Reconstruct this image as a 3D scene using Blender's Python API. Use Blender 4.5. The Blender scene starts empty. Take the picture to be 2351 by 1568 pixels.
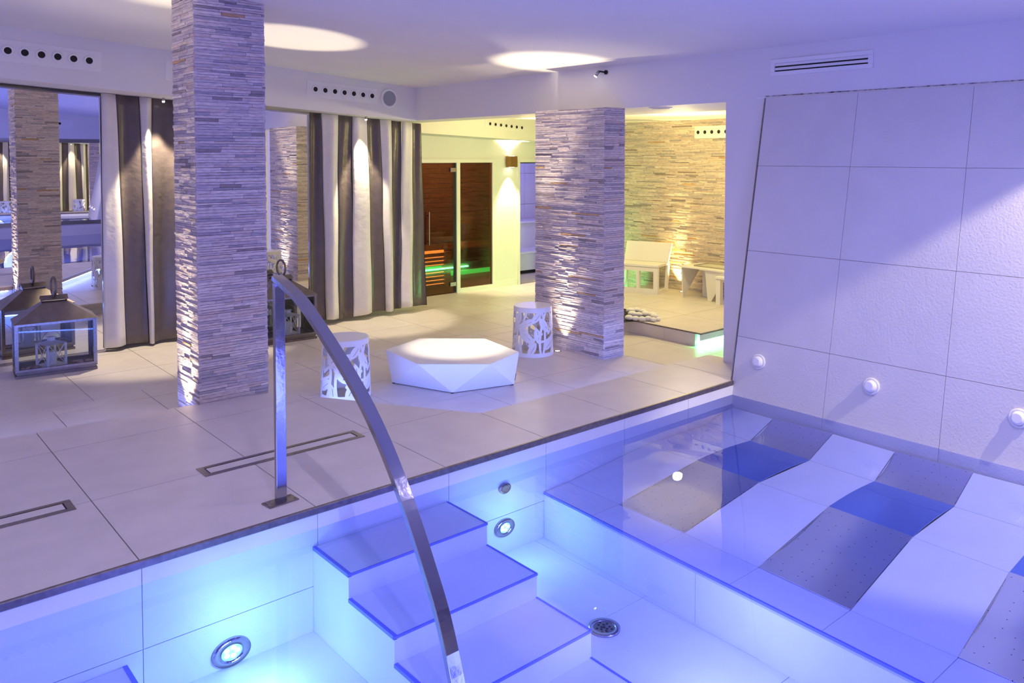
import bpy, bmesh, math, random
from mathutils import Vector, Matrix
random.seed(7)
S = bpy.context.scene
COL = S.collection

# ------------------------------------------------------------------ camera
F_PX, YAW, PITCH, CX, CY, CAM_H = 1878.0, 0.707, 0.040, 1175.5, 434.6, 1.6
FWD = Vector((math.sin(YAW)*math.cos(PITCH), math.cos(YAW)*math.cos(PITCH), -math.sin(PITCH)))
RGT = Vector((math.cos(YAW), -math.sin(YAW), 0))
UPV = RGT.cross(FWD)
cam = bpy.data.cameras.new('camera'); cob = bpy.data.objects.new('camera', cam); COL.objects.link(cob)
cam.sensor_width = 36; cam.lens = F_PX/2351*36
cam.shift_y = (CY-784)/2351
cam.clip_start = .05; cam.clip_end = 60
cob.matrix_world = Matrix(((RGT.x, UPV.x, -FWD.x, 0), (RGT.y, UPV.y, -FWD.y, 0), (RGT.z, UPV.z, -FWD.z, CAM_H), (0, 0, 0, 1)))
S.camera = cob

# ------------------------------------------------------------------ world, exposure, lights
S.view_settings.view_transform = 'Standard'; S.view_settings.look = 'None'
S.view_settings.exposure = -0.2; S.view_settings.gamma = 1.0
S.view_settings.use_curve_mapping = False
S.cycles.use_denoising = True
S.cycles.transparent_max_bounces = 16
S.cycles.max_bounces = 10; S.cycles.diffuse_bounces = 5
S.cycles.sample_clamp_indirect = 6.0
W = bpy.data.worlds.new('world'); S.world = W; W.use_nodes = True
bgn = W.node_tree.nodes['Background']
bgn.inputs[0].default_value = (0.49, 0.43, 0.82, 1); bgn.inputs[1].default_value = 1.12

def light(kind, loc, energy, color, size=.05, target=None, angle=None, blend=.3, name='lamp_light', shape=None, sy=None):
    l = bpy.data.lights.new(name, kind); l.energy = energy; l.color = color
    if kind == 'AREA':
        l.size = size
        if sy: l.shape = 'RECTANGLE'; l.size_y = sy
    else: l.shadow_soft_size = size
    if kind == 'SPOT':
        l.spot_size = math.radians(angle); l.spot_blend = blend
    o = bpy.data.objects.new(name, l); COL.objects.link(o); o.location = loc
    if target is not None:
        o.rotation_euler = (Vector(target)-Vector(loc)).to_track_quat('-Z', 'Y').to_euler()
    return o
WARM = (1.0, .85, .56); YEL = (1.0, .84, .33); NEUT = (1.0, .90, .82)
# downlights of the main room (in the ceiling over deck and pool, outside the frame)
for x, y in ((-.6, 3.0), (1.2, 2.9), (3.2, 2.6)):
    light('SPOT', (x, y, 2.45), 20, NEUT, .008, (x, y+1.0, 0), 130, 1.0)
# added blue violet fill spots above pool and ledge, no fixtures there
for x, y in ((3.4, .9), (1.0, 1.2)):
    light('SPOT', (x, y, 2.45), 100, (.60, .56, 1.0), .01, (x+.5, y+.6, 0), 140, 1.0)
# spot that grazes the tiled wall and throws the knob shadows
light('SPOT', (5.05, .4, 2.33), 380, (1, .86, .66), .015, (5.06, 1.245, .54), 62, .22)
# spots that light table and curtains
light('SPOT', (3.75, 5.02, 2.40), 330, (1, .86, .62), .03, (3.82, 5.13, 0), 24, .6)
light('SPOT', (2.60, 8.31, 2.12), 260, WARM, .02, (2.58, 8.33, 0), 60, .35)
light('SPOT', (4.76, 8.11, 2.00), 190, WARM, .02, (4.80, 8.16, 0), 52, .35)
# pillar uplights
light('SPOT', (1.775, 5.47, -.125), 110, WARM, .012, (1.82, 5.47, 2.6), 75, .9)
light('SPOT', (5.035, 5.24, -.125), 90, WARM, .012, (5.075, 5.24, 2.4), 60, .9)
light('SPOT', (4.62, 5.80, -.10), 420, WARM, .02, (4.98, 5.30, 2.4), 27, .6)
light('SPOT', (5.0, 5.24, -.125), 230, WARM, .012, (5.085, 5.24, 2.4), 24, .9)
light('SPOT', (1.75, 5.47, -.125), 340, WARM, .012, (1.835, 5.47, 2.6), 26, .9)
light('SPOT', (8.44, 6.66, -.12), 260, (1, .82, .32), .012, (8.545, 6.66, 2), 28, .9)
light('SPOT', (3.1, 6.3, -.10), 330, WARM, .02, (3.03, 6.30, 2.5), 27, .45)
# wall sconce
light('SPOT', (7.64, 8.93, 1.62), 130, (1, .82, .45), .02, (7.64, 9.0, 3), 110, .6)
light('SPOT', (7.64, 8.93, 1.44), 150, (1, .82, .45), .02, (7.64, 9.0, -.3), 62, .6)
# warm back hall and lounge
light('POINT', (6.6, 7.4, 1.85), 32, YEL, .05)
light('POINT', (7.2, 5.6, 1.75), 72, YEL, .05)
light('SPOT', (7.6, 7.9, 2.2), 70, (1, .86, .4), .03, (7.5, 8.3, -.28), 75, .4)
for y in (6.66, 5.2):
    light('SPOT', (8.50, y, -.12), 120, (1, .82, .32), .012, (8.54, y, 2), 66, .7)
light('POINT', (7.9, 10.0, 1.6), 30, (1, .50, .18), .05)
light('POINT', (6.3, 9.9, 1.6), 16, (1, .50, .18), .05)
light('POINT', (8.7, 9.7, 1.5), 26, (.24, .22, 1), .05)
# pool lamps, then added blue fill in the water
CY1 = (.36, .86, 1.0); PB = (.20, .24, 1.0)
light('POINT', (1.33, 3.10, -.40), 5.4, CY1, .05)
light('POINT', (2.83, 3.17, -.36), 2.4, CY1, .05)
for x, y, z, e in ((1.2, 2.1, -.3, 30), (2.7, 1.9, -.26, 26), (2.7, .7, -.26, 30), (0.1, 2.7, -.25, 15), (1.4, .6, -.3, 18)):  # loose fill points added to turn the basin blue
    light('POINT', (x, y, z), e, PB, .25)

# ------------------------------------------------------------------ geometry of the view, used to find real positions
CAMP = Vector((0, 0, CAM_H))
def ray(px, py): return RGT*((px-CX)/F_PX) - UPV*((py-CY)/F_PX) + FWD
def onz(px, py, z=0.): d = ray(px, py); return CAMP + d*((z-CAM_H)/d.z)
def ony(px, py, y): d = ray(px, py); return CAMP + d*(y/d.y)
def onx(px, py, x): d = ray(px, py); return CAMP + d*(x/d.x)
def upz(px, py, x, y): d = ray(px, py); return (CAMP + d*(math.hypot(x, y)/math.hypot(d.x, d.y))).z

# ------------------------------------------------------------------ materials
def mat(name, c, rough=.5, metal=0., noise=None, bump=None, emit=None, spec=.5, sheen=0, c2=None):
    m = bpy.data.materials.new(name); m.use_nodes = True
    nt = m.node_tree; b = nt.nodes['Principled BSDF']
    b.inputs['Base Color'].default_value = (*c, 1); b.inputs['Roughness'].default_value = rough
    b.inputs['Metallic'].default_value = metal; b.inputs['Specular IOR Level'].default_value = spec
    if sheen: b.inputs['Sheen Weight'].default_value = sheen
    if emit: b.inputs['Emission Color'].default_value = (*emit[0], 1); b.inputs['Emission Strength'].default_value = emit[1]
    if noise or bump:
        tc = nt.nodes.new('ShaderNodeTexCoord')
    if noise:
        n = nt.nodes.new('ShaderNodeTexNoise'); n.inputs['Scale'].default_value = noise[0]; n.inputs['Detail'].default_value = 6
        nt.links.new(tc.outputs['Object'], n.inputs['Vector'])
        r = nt.nodes.new('ShaderNodeValToRGB')
        k = noise[1]
        a = tuple(max(0, v*(1-k)) for v in c); e = c2 or tuple(min(1, v*(1+k*.6)) for v in c)
        r.color_ramp.elements[0].position = .3; r.color_ramp.elements[0].color = (*a, 1)
        r.color_ramp.elements[1].position = .7; r.color_ramp.elements[1].color = (*e, 1)
        nt.links.new(n.outputs['Fac'], r.inputs['Fac']); nt.links.new(r.outputs['Color'], b.inputs['Base Color'])
    if bump:
        n2 = nt.nodes.new('ShaderNodeTexNoise'); n2.inputs['Scale'].default_value = bump[0]; n2.inputs['Detail'].default_value = 4
        nt.links.new(tc.outputs['Object'], n2.inputs['Vector'])
        bp = nt.nodes.new('ShaderNodeBump'); bp.inputs['Strength'].default_value = bump[1]; bp.inputs['Distance'].default_value = bump[2] if len(bump) > 2 else .01
        nt.links.new(n2.outputs['Fac'], bp.inputs['Height']); nt.links.new(bp.outputs['Normal'], b.inputs['Normal'])
    return m

STONE_RAMP = [(0, (.72, .63, .62)), (.2, (.62, .55, .57)), (.38, (.78, .69, .67)), (.52, (.55, .49, .53)), (.64, (.68, .56, .53)),
              (.76, (.44, .41, .46)), (.84, (.70, .63, .61)), (.93, (.34, .29, .30)), (.975, (.56, .36, .20)), (.985, (.72, .63, .61))]
def stone_mat(name, per_object, warm=0):
    m = bpy.data.materials.new(name); m.use_nodes = True; nt = m.node_tree; b = nt.nodes['Principled BSDF']
    b.inputs['Roughness'].default_value = .62
    if per_object: src = nt.nodes.new('ShaderNodeObjectInfo').outputs['Random']
    else: src = nt.nodes.new('ShaderNodeNewGeometry').outputs['Random Per Island']
    r = nt.nodes.new('ShaderNodeValToRGB'); r.color_ramp.interpolation = 'CONSTANT'
    while len(r.color_ramp.elements) < len(STONE_RAMP): r.color_ramp.elements.new(.5)
    for e, (p, c) in zip(r.color_ramp.elements, STONE_RAMP):
        e.position = p; e.color = (c[0], c[1]*(1-.06*warm), c[2]*(1-.25*warm), 1)
    nt.links.new(src, r.inputs['Fac'])
    g = nt.nodes.new('ShaderNodeNewGeometry')
    mp = nt.nodes.new('ShaderNodeMapping'); mp.inputs['Scale'].default_value = (22, 22, 90)
    nt.links.new(g.outputs['Position'], mp.inputs['Vector'])
    n = nt.nodes.new('ShaderNodeTexNoise'); n.inputs['Scale'].default_value = 1; n.inputs['Detail'].default_value = 6
    nt.links.new(mp.outputs['Vector'], n.inputs['Vector'])
    mx = nt.nodes.new('ShaderNodeMix'); mx.data_type = 'RGBA'; mx.blend_type = 'MULTIPLY'; mx.inputs['Factor'].default_value = .6
    cr = nt.nodes.new('ShaderNodeValToRGB'); cr.color_ramp.elements[0].position = .3; cr.color_ramp.elements[0].color = (.55, .5, .5, 1); cr.color_ramp.elements[1].position = .62
    nt.links.new(n.outputs['Fac'], cr.inputs['Fac'])
    nt.links.new(r.outputs['Color'], mx.inputs['A']); nt.links.new(cr.outputs['Color'], mx.inputs['B'])
    nt.links.new(mx.outputs['Result'], b.inputs['Base Color'])
    bp = nt.nodes.new('ShaderNodeBump'); bp.inputs['Strength'].default_value = .7; bp.inputs['Distance'].default_value = .006
    nt.links.new(n.outputs['Fac'], bp.inputs['Height']); nt.links.new(bp.outputs['Normal'], b.inputs['Normal'])
    return m

def glass_mat(name, tint, refl=.5, ior=1.45, rough=.02, bump=None):
    m = bpy.data.materials.new(name); m.use_nodes = True; nt = m.node_tree
    nt.nodes.remove(nt.nodes['Principled BSDF'])
    t = nt.nodes.new('ShaderNodeBsdfTransparent'); t.inputs['Color'].default_value = (*tint, 1)
    g = nt.nodes.new('ShaderNodeBsdfGlossy'); g.inputs['Roughness'].default_value = rough
    f = nt.nodes.new('ShaderNodeFresnel'); f.inputs['IOR'].default_value = ior
    mx = nt.nodes.new('ShaderNodeMixShader')
    nt.links.new(f.outputs[0], mx.inputs[0]); nt.links.new(t.outputs[0], mx.inputs[1]); nt.links.new(g.outputs[0], mx.inputs[2])
    nt.links.new(mx.outputs[0], nt.nodes['Material Output'].inputs['Surface'])
    if bump:
        tc = nt.nodes.new('ShaderNodeTexCoord'); n = nt.nodes.new('ShaderNodeTexNoise'); n.inputs['Scale'].default_value = bump[0]
        nt.links.new(tc.outputs['Object'], n.inputs['Vector'])
        bp = nt.nodes.new('ShaderNodeBump'); bp.inputs['Strength'].default_value = bump[1]; bp.inputs['Distance'].default_value = .02
        nt.links.new(n.outputs['Fac'], bp.inputs['Height'])
        nt.links.new(bp.outputs['Normal'], g.inputs['Normal']); nt.links.new(bp.outputs['Normal'], f.inputs['Normal'])
    return m

def steel_dots(name):
    m = mat(name, (.88, .86, .86), .32, 1.0, bump=(5, .15, .02)); nt = m.node_tree; b = nt.nodes['Principled BSDF']
    tc = nt.nodes.new('ShaderNodeTexCoord'); v = nt.nodes.new('ShaderNodeTexVoronoi'); v.voronoi_dimensions = '2D'; v.inputs['Scale'].default_value = 13; v.inputs['Randomness'].default_value = .55
    nt.links.new(tc.outputs['Object'], v.inputs['Vector'])
    lt = nt.nodes.new('ShaderNodeMath'); lt.operation = 'LESS_THAN'; lt.inputs[1].default_value = .036
    nt.links.new(v.outputs['Distance'], lt.inputs[0])
    mx = nt.nodes.new('ShaderNodeMix'); mx.data_type = 'RGBA'
    mx.inputs['A'].default_value = (.88, .86, .86, 1); mx.inputs['B'].default_value = (.05, .05, .06, 1)
    nt.links.new(lt.outputs[0], mx.inputs['Factor']); nt.links.new(mx.outputs['Result'], b.inputs['Base Color'])
    return m

def emat(name, c, s):
    return mat(name, (.0, .0, .0), .5, emit=(c, s))

PLASTER = mat('white_plaster', (.80, .78, .78), .7, noise=(1.4, .03), bump=(60, .06, .004))
PLASTER_Y = mat('cream_plaster', (.80, .76, .66), .7, noise=(1.4, .03), bump=(60, .06, .004))
TILE = mat('porcelain_tile', (.66, .60, .57), .42, noise=(5, .07), bump=(160, .05, .002))
TILEW = mat('white_tile', (.78, .75, .73), .4, noise=(5, .04), bump=(120, .04, .002))
TILEWALL = mat('textured_wall_tile', (.70, .67, .66), .5, noise=(4, .04), bump=(75, .35, .006))
POOLT = mat('pool_tile', (.80, .80, .82), .45, noise=(5, .04))
GROUT = mat('brown_grout', (.36, .28, .20), .9)
GROUTL = mat('pale_grout', (.50, .45, .44), .9)
GROUTP = mat('pool_grout', (.52, .54, .66), .9)
EDGE = mat('dark_edge_profile', (.20, .17, .17), .38, .6, noise=(40, .25))
BLUEEDGE = mat('blue_step_nosing', (.16, .20, .70), .5)
STEEL = mat('polished_steel', (.42, .40, .42), .12, 1., bump=(25, .06, .01))
STEELD = mat('brushed_dark_steel', (.30, .27, .27), .32, 1., noise=(60, .2))
BRONZE = mat('aged_metal', (.20, .165, .155), .42, .7, noise=(12, .2))
DARK = mat('dark_void', (.012, .011, .012), .8)
WHITEP = mat('white_lacquer', (.84, .83, .84), .35)
CREAMP = mat('cream_lacquer', (.82, .79, .70), .4)
BRWN = mat('brown_satin', (.105, .080, .078), .30, noise=(9, .15), bump=(16, .25, .02), sheen=.2)
WHTF = mat('white_satin', (.74, .70, .68), .42, noise=(9, .05), bump=(16, .2, .02), sheen=.2)
PIPING = mat('black_piping', (.01, .01, .012), .6)
MIRROR = mat('mirror_silver', (.90, .90, .90), .0, 1.)
SHELL = mat('blush_shell', (.72, .50, .50), .6, noise=(30, .25))
WAX = mat('candle_wax', (.85, .80, .74), .5)
PEB = mat('white_pebble', (.82, .80, .74), .6, noise=(12, .08))
WOOD = mat('dark_sauna_wood', (.22, .085, .03), .5, noise=(14, .3), bump=(40, .1))
WOODL = mat('sauna_bench_wood', (.42, .21, .09), .5, noise=(14, .2))
SCON = mat('bronze_sconce', (.30, .16, .05), .35, .7)
GREY = mat('grey_mesh', (.34, .34, .42), .8, noise=(300, .3))
STONE_P = stone_mat('ledger_stone_strip', True); STONE_S = stone_mat('ledger_stone_small', False); STONE_W = stone_mat('ledger_stone_warm', False, 1)
WATER = glass_mat('pool_water', (.60, .65, 1.0), ior=1.33, rough=.0, bump=(2.2, .10))  # blue tint stands in for the blue light on near colourless water
GLASS = glass_mat('clear_glass', (.90, .92, .95), ior=1.4)
BGLASS = glass_mat('brown_glass', (.66, .46, .28), ior=1.5)
STEELP = steel_dots('perforated_steel')
BLUEREFL = mat('blue_steel_panel', (.10, .24, .72), .25, .6)  # steel seat panel, reflected blue pool light put into its base colour
LEDB = emat('blue_led', (.17, .27, 1.0), 190)
LEDM = emat('soft_blue_led', (.10, .20, 1.0), 45)
LEDG = emat('green_led', (.12, 1.0, .30), 90)
LEDG2 = emat('green_led_soft', (.03, .85, .22), 3.2)
LEDO = emat('amber_gap_light', (1.0, .55, .18), 3.0)
LAMPW = emat('lamp_glow', (1.0, .95, .85), 14)
LAMPC = emat('pool_lamp_glow', (.65, .95, 1.0), 9)

# ------------------------------------------------------------------ builders
def link(o, parent=None):
    COL.objects.link(o)
    if parent is not None: o.parent = parent
    return o
def tag(o, label, cat, group=None, kind=None):
    o['label'] = label; o['category'] = cat
    if group: o['group'] = group
    if kind: o['kind'] = kind
    return o
def thing(name, label, cat, loc=(0, 0, 0), rot=(0, 0, 0), group=None, kind=None):
    o = bpy.data.objects.new(name, None); o.empty_display_size = .1; link(o)
    o.location = loc; o.rotation_euler = rot
    return tag(o, label, cat, group, kind)
def meshobj(name, verts, faces, m, parent=None, smooth=False, loc=None, mats=None, midx=None):
    me = bpy.data.meshes.new(name); me.from_pydata([tuple(v) for v in verts], [], faces)
    for mm in (mats or [m]): me.materials.append(mm)
    if midx: me.polygons.foreach_set('material_index', midx)
    if smooth: me.polygons.foreach_set('use_smooth', [True]*len(me.polygons))
    me.update()
    o = link(bpy.data.objects.new(name, me), parent)
    if loc is not None: o.location = loc
    return o
class MB:
    def __init__(s): s.v = []; s.f = []
    def add(s, vs, fs):
        n = len(s.v); s.v += [tuple(v) for v in vs]; s.f += [tuple(i+n for i in f) for f in fs]; return s
    def box(s, x0, x1, y0, y1, z0, z1):
        return s.add([(x0,y0,z0),(x1,y0,z0),(x1,y1,z0),(x0,y1,z0),(x0,y0,z1),(x1,y0,z1),(x1,y1,z1),(x0,y1,z1)],
                     [(0,3,2,1),(4,5,6,7),(0,1,5,4),(1,2,6,5),(2,3,7,6),(3,0,4,7)])
    def hexa(s, p):   # 4 bottom + 4 top corners, both counter-clockwise
        return s.add(p, [(0,3,2,1),(4,5,6,7),(0,1,5,4),(1,2,6,5),(2,3,7,6),(3,0,4,7)])
    def bar(s, a, b, w, h=None, up=(0,0,1)):
        a, b = Vector(a), Vector(b); d = (b-a).normalized(); h = h or w
        u = Vector(up)
        if abs(d.dot(u)) > .95: u = Vector((1,0,0))
        r = d.cross(u).normalized(); t = r.cross(d)
        p = [a+r*(sx*w/2)+t*(sy*h/2) for sx, sy in ((-1,-1),(1,-1),(1,1),(-1,1))]
        q = [v+(b-a) for v in p]
        return s.add(p+q, [(0,1,2,3),(7,6,5,4),(0,4,5,1),(1,5,6,2),(2,6,7,3),(3,7,4,0)])
    def cyl(s, c, axis, r, h, n=20, r2=None):
        c = Vector(c); ax = Vector(axis).normalized(); u = ax.orthogonal().normalized(); w = ax.cross(u); r2 = r if r2 is None else r2
        lo = [c+(u*math.cos(2*math.pi*i/n)+w*math.sin(2*math.pi*i/n))*r for i in range(n)]
        hi = [c+ax*h+(u*math.cos(2*math.pi*i/n)+w*math.sin(2*math.pi*i/n))*r2 for i in range(n)]
        return s.add(lo+hi, [tuple(range(n-1,-1,-1)), tuple(range(n, 2*n))]+[(i,(i+1)%n,n+(i+1)%n,n+i) for i in range(n)])
    def ring(s, c, axis, ri, ro, h, n=28):
        c = Vector(c); ax = Vector(axis).normalized(); u = ax.orthogonal().normalized(); w = ax.cross(u)
        P = lambda r, k: [c+ax*k+(u*math.cos(2*math.pi*i/n)+w*math.sin(2*math.pi*i/n))*r for i in range(n)]
        v = P(ri,0)+P(ro,0)+P(ro*.96+ri*.04,h)+P(ri,h)
        f = []
        for a in range(4):
            b = (a+1) % 4
            f += [(a*n+i, a*n+(i+1)%n, b*n+(i+1)%n, b*n+i) for i in range(n)]
        return s.add(v, f)
    def torus(s, c, axis, R, r, n=28, m=8, a0=0, a1=2*math.pi, sx=1.):
        c = Vector(c); ax = Vector(axis).normalized(); u = Vector((0,0,1)) if abs(ax.z) < .9 else Vector((1,0,0)); w = ax.cross(u)
        closed = abs(a1-a0) > 6.28; v = []; f = []
        for i in range(n if closed else n+1):
            t = a0+(a1-a0)*i/n; d = u*math.cos(t)+w*(math.sin(t)*sx)
            for j in range(m):
                q = 2*math.pi*j/m; v.append(c+d*(R+r*math.cos(q))+ax*(r*math.sin(q)))
        for i in range(n):
            k = (i+1) % n if closed else i+1
            f += [(i*m+j, k*m+j, k*m+(j+1)%m, i*m+(j+1)%m) for j in range(m)]
        return s.add(v, f)
    def tube(s, pts, r, m=6):
        for a, b in zip(pts, pts[1:]): s.cyl(a, Vector(b)-Vector(a), r, (Vector(b)-Vector(a)).length, m)
        return s
    def prism(s, poly, z0, z1):
        n = len(poly)
        return s.add([(x,y,z0) for x,y in poly]+[(x,y,z1) for x,y in poly],
                     [tuple(range(n-1,-1,-1)), tuple(range(n,2*n))]+[(i,(i+1)%n,n+(i+1)%n,n+i) for i in range(n)])
    def obj(s, name, m, parent=None, smooth=False, bevel=0):
        o = meshobj(name, s.v, s.f, m, parent, smooth)
        if bevel:
            b = o.modifiers.new('bevel', 'BEVEL'); b.width = bevel; b.segments = 2; b.limit_method = 'ANGLE'
        return o

def clip(poly, x0, x1, y0, y1):
    for ax, lim, sg in ((0,x0,1),(0,x1,-1),(1,y0,1),(1,y1,-1)):
        out = []
        for i, p in enumerate(poly):
            q = poly[(i+1)%len(poly)]; a = (p[ax]-lim)*sg; b = (q[ax]-lim)*sg
            if a >= 0: out.append(p)
            if (a > 0 and b < 0) or (a < 0 and b > 0):
                t = a/(a-b); out.append((p[0]+(q[0]-p[0])*t, p[1]+(q[1]-p[1])*t))
        poly = out
        if len(poly) < 3: return []
    return poly
def area(p): return abs(sum(p[i][0]*p[(i+1)%len(p)][1]-p[(i+1)%len(p)][0]*p[i][1] for i in range(len(p))))/2
def tiles(parent, poly, xs, ys, ztop, m, gap=.004, th=.012, name='tile'):
    for a, b in zip(xs, xs[1:]):
        for c, d in zip(ys, ys[1:]):
            p = clip(poly, a+gap/2, b-gap/2, c+gap/2, d-gap/2)
            if len(p) >= 3 and area(p) > .0015:
                MB().prism(p, ztop-th, ztop).obj(name, m, parent)
def rng(a, b, step, off):
    k = math.floor((a-off)/step); out = []
    while off+k*step < b+step: out.append(off+k*step); k += 1
    return out

# ------------------------------------------------------------------ floors
ZM, ZB = -.14, -.28
YE = 3.375
deck = [(-3, YE), (4.97, YE), (5.30, YE+.02), (5.47, 3.7), (5.47, 3.955), (3.124, 3.965), (2.335, 5.235), (1.85, 5.30), (.77, 5.37), (-3, 5.55)]
fd = tag(MB().prism([(x, y) for x, y in deck], -.052, -.0125).obj('floor', GROUT), 'raised pool deck of large pale porcelain tiles along the pool edge', 'floor', kind='structure')
tiles(fd, deck, [-3, -2.1, -1.35, -.55, .185, .944, 1.708, 2.44, 3.131, 3.806, 4.441, 5.02, 5.6], [YE, 4.115, 4.94, 5.9], 0, TILE, .0048)
# deck riser, set back under the overhang
ins = .07
riser = [(-3, YE), (5.40, YE+.02), (5.40, 3.955-ins), (3.085, 3.965-ins), (2.30, 5.20-ins), (1.85, 5.30-ins), (.77, 5.37-ins), (-3, 5.55-ins)]
MB().prism(riser, -.30, -.053).obj('riser', TILEW, fd)
mid = [(-3, 5.0), (-3, 5.15), (.9, 6.165), (2.106, 6.475), (5.36, 6.27), (5.36, 3.7), (3.0, 3.75), (2.2, 5.0), (.7, 5.2)]
fm = tag(MB().prism(mid, ZM-.045, ZM-.0125).obj('floor', GROUTL), 'middle step of pale tiles under the faceted table, one step below the deck', 'floor', kind='structure')
MB().prism([(-3, 5.08), (.9, 6.10), (2.106, 6.405), (5.30, 6.20), (5.30, 3.7), (3.0, 3.75), (2.2, 5.0), (.7, 5.2), (-3, 5.0)], -.30, ZM-.0455).obj('riser', TILEW, fm)
tiles(fm, mid, rng(-3, 5.5, .62, 4.30), rng(3.3, 6.6, .72, 3.99), ZM, TILE, .005)
back = [(-3, 5.0), (8.8, 3.6), (8.8, 9.05), (-3, 9.05)]
fb = tag(MB().prism(back, -.36, ZB-.0125).obj('floor', GROUTL), 'lowest floor of pale tiles in front of mirrors, curtains and sauna', 'floor', kind='structure')
tiles(fb, back, rng(-3, 8.8, .70, 1.60), rng(3.6, 9.05, .745, 6.87), ZB, TILE, .005)

# LED strips under the deck overhang
def led(name, a, b, m, label, w=.012, h=.010, up=(0,0,1)):
    return tag(MB().bar(a, b, w, h, up).obj(name, m), label, 'light strip')
zl = -.066
led('led_strip', (3.16, 3.965-.045, zl), (5.30, 3.955-.045, zl), LEDB, 'blue LED strip under deck edge facing the stone pillar with red specks')
led('led_strip', (2.33, 5.17-.03, zl), (3.10, 3.965-.02, zl), LEDB, 'blue LED strip under the slanting deck edge beside the front stool')
led('led_strip', (-2.6, 5.51-.04, zl), (1.80, 5.30-.035, zl), LEDB, 'blue LED strip under deck edge facing the mirrors')

led('led_strip', (-2.6, 5.26, ZM-.058), (2.08, 6.432, ZM-.058), LEDM, 'blue LED strip under the middle step facing the mirrors and lanterns')
# deck edge profile
tag(MB().box(-3, 4.955, YE-.012, YE+.008, -.030, .003).obj('trim_1', EDGE), 'dark metal edge profile where deck meets pool', 'trim', kind='structure').modifiers.new('b', 'BEVEL').width = .004

# linear drains
def drain(x0, x1, y0, y1, label):
    t = thing('linear_drain', label, 'drain', ((x0+x1)/2, (y0+y1)/2, 0), group='linear drains in the deck')
    hx, hy = (x1-x0)/2, (y1-y0)/2; w = .026
    mb = MB().box(-hx, hx, -hy, -hy+w, .0002, .003).box(-hx, hx, hy-w, hy, .0002, .003).box(-hx, -hx+w*1.2, -hy+w, hy-w, .0002, .003).box(hx-w*1.2, hx, -hy+w, hy-w, .0002, .003)
    mb.obj('frame', STEELD, t)
    MB().box(-hx+w, hx-w, -hy+w, hy-w, .0002, .0010).obj('slot', DARK, t)
    MB().box(-hx+w+.012, hx-w-.012, -hy+w+.007, hy-w-.007, .0011, .0025).obj('tile_insert', TILE, t)
drain(1.451, 2.36, 4.055, 4.19, 'linear drain with tile insert beside the handrail post')
drain(-.05, .869, 4.06, 4.195, 'linear drain with tile insert at the left end of the deck')

# ------------------------------------------------------------------ pool
YP = 3.37; ZW = -.097; ZF = -.57
wp = tag(MB().box(-3, 5.0, YP+.012, YP+.10, -.75, -.026).obj('wall_pool', GROUTP), 'tiled pool wall under the deck edge', 'wall', kind='structure')
pxs = [-3, -2.1, -1.35, -.55, .185, .949, 1.711, 2.45, 3.134, 3.80, 4.441, 4.97]
for a, b in zip(pxs, pxs[1:]):
    for c, d in ((-.026, -.36), (-.36, -.75)):
        MB().box(a+.0015, b-.0015, YP, YP+.012, d+.0015, c-.0015).obj('tile', POOLT, wp)
fp = tag(MB().box(-3, 3.6, -3, YP, -.72, ZF-.012).obj('floor', GROUTP), 'tiled floor of the pool basin', 'floor', kind='structure')
bx = [-3, -2.2, -1.4, -.6, .2, .95, 1.71, 2.45, 3.05, 3.14]; by = [-3, -2.2, -1.4, -.6, .2, .98, 1.78, 2.58, YP]
for a, b in zip(bx, bx[1:]):
    for c, d in zip(by, by[1:]):
        MB().box(a+.0015, b-.0015, c+.0015, d-.0015, ZF-.012, ZF).obj('tile', POOLT, fp)
# submerged bench at the left
bn = tag(MB().box(-2.6, .885, 2.2, YP-.002, ZF+.001, -.40).obj('pool_bench', POOLT), 'submerged tiled bench in the pool at the bottom left corner', 'bench')
MB().box(.872, .889, 2.2, YP-.002, -.412, -.397).obj('nosing', BLUEEDGE, bn)
# steps
st = thing('pool_steps', 'submerged tiled steps with blue nosings leading into the pool beside the handrail', 'steps', (2.06, 2.9, ZF))
def rel(o, t): o.matrix_parent_inverse = Matrix.Translation(-t.location); return o
SX0, SX1 = 1.687, 2.442
sy = [YP-.002, 3.045, 2.685, 2.345, 2.02]; sz = [-.178, -.285, -.395, -.512]
for k in range(4):
    rel(MB().box(SX0, SX1, sy[k+1], sy[k] if k == 0 else sy[k]+.0, ZF+.001, sz[k]).obj('step', POOLT, st), st)
    rel(MB().box(SX0-.003, SX1+.003, sy[k+1]-.003, sy[k+1]+.004, sz[k]-.008, sz[k]+.002).obj('nosing', BLUEEDGE, st), st)
    rel(MB().box(SX0-.003, SX0+.014, sy[k+1], sy[k], sz[k]-.012, sz[k]+.003).obj('nosing', BLUEEDGE, st), st)
    rel(MB().box(SX1-.006, SX1+.003, sy[k+1], sy[k], sz[k]-.008, sz[k]+.003).obj('nosing', BLUEEDGE, st), st)
# lounging ledge (tile surface that rises to the right wall) with three steel loungers
Zr = [-.31, -.31, -.24, -.247, -.170]
def colpx(pts, zs): return [onz(px, py, z) for (px, py), z in zip(pts, zs)]
cols = [[Vector((3.118, YP-.002, -.31)), Vector((3.31, YP-.002, -.302)), Vector((4.0, YP-.002, -.24)), Vector((4.616, YP-.002, -.250)), Vector((4.930, YP-.002, -.182))]]
P1 = [[(1422,1158),(1600,1058),(1722,1013),(1775,962)], [(1571,1224),(1742,1108),(1858,1057),(1912,996)], [(1742,1303),(1903,1164),(2008,1106),(2055,1038)],
      [(1952,1401),(2095,1233),(2190,1163),(2234,1085)], [(2200,1510),(2318,1315),(2402,1228),(2444,1140)]]
FE = [(1251,1129), (2119,1568)]
def frontx(y): return 3.118+(3.37-y)*(-.0478)
for pts in P1:
    c = colpx(pts, Zr[1:]); y = c[0].y
    cols.append([Vector((frontx(y), y, -.31))]+c)
l5 = cols[-1]
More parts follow.
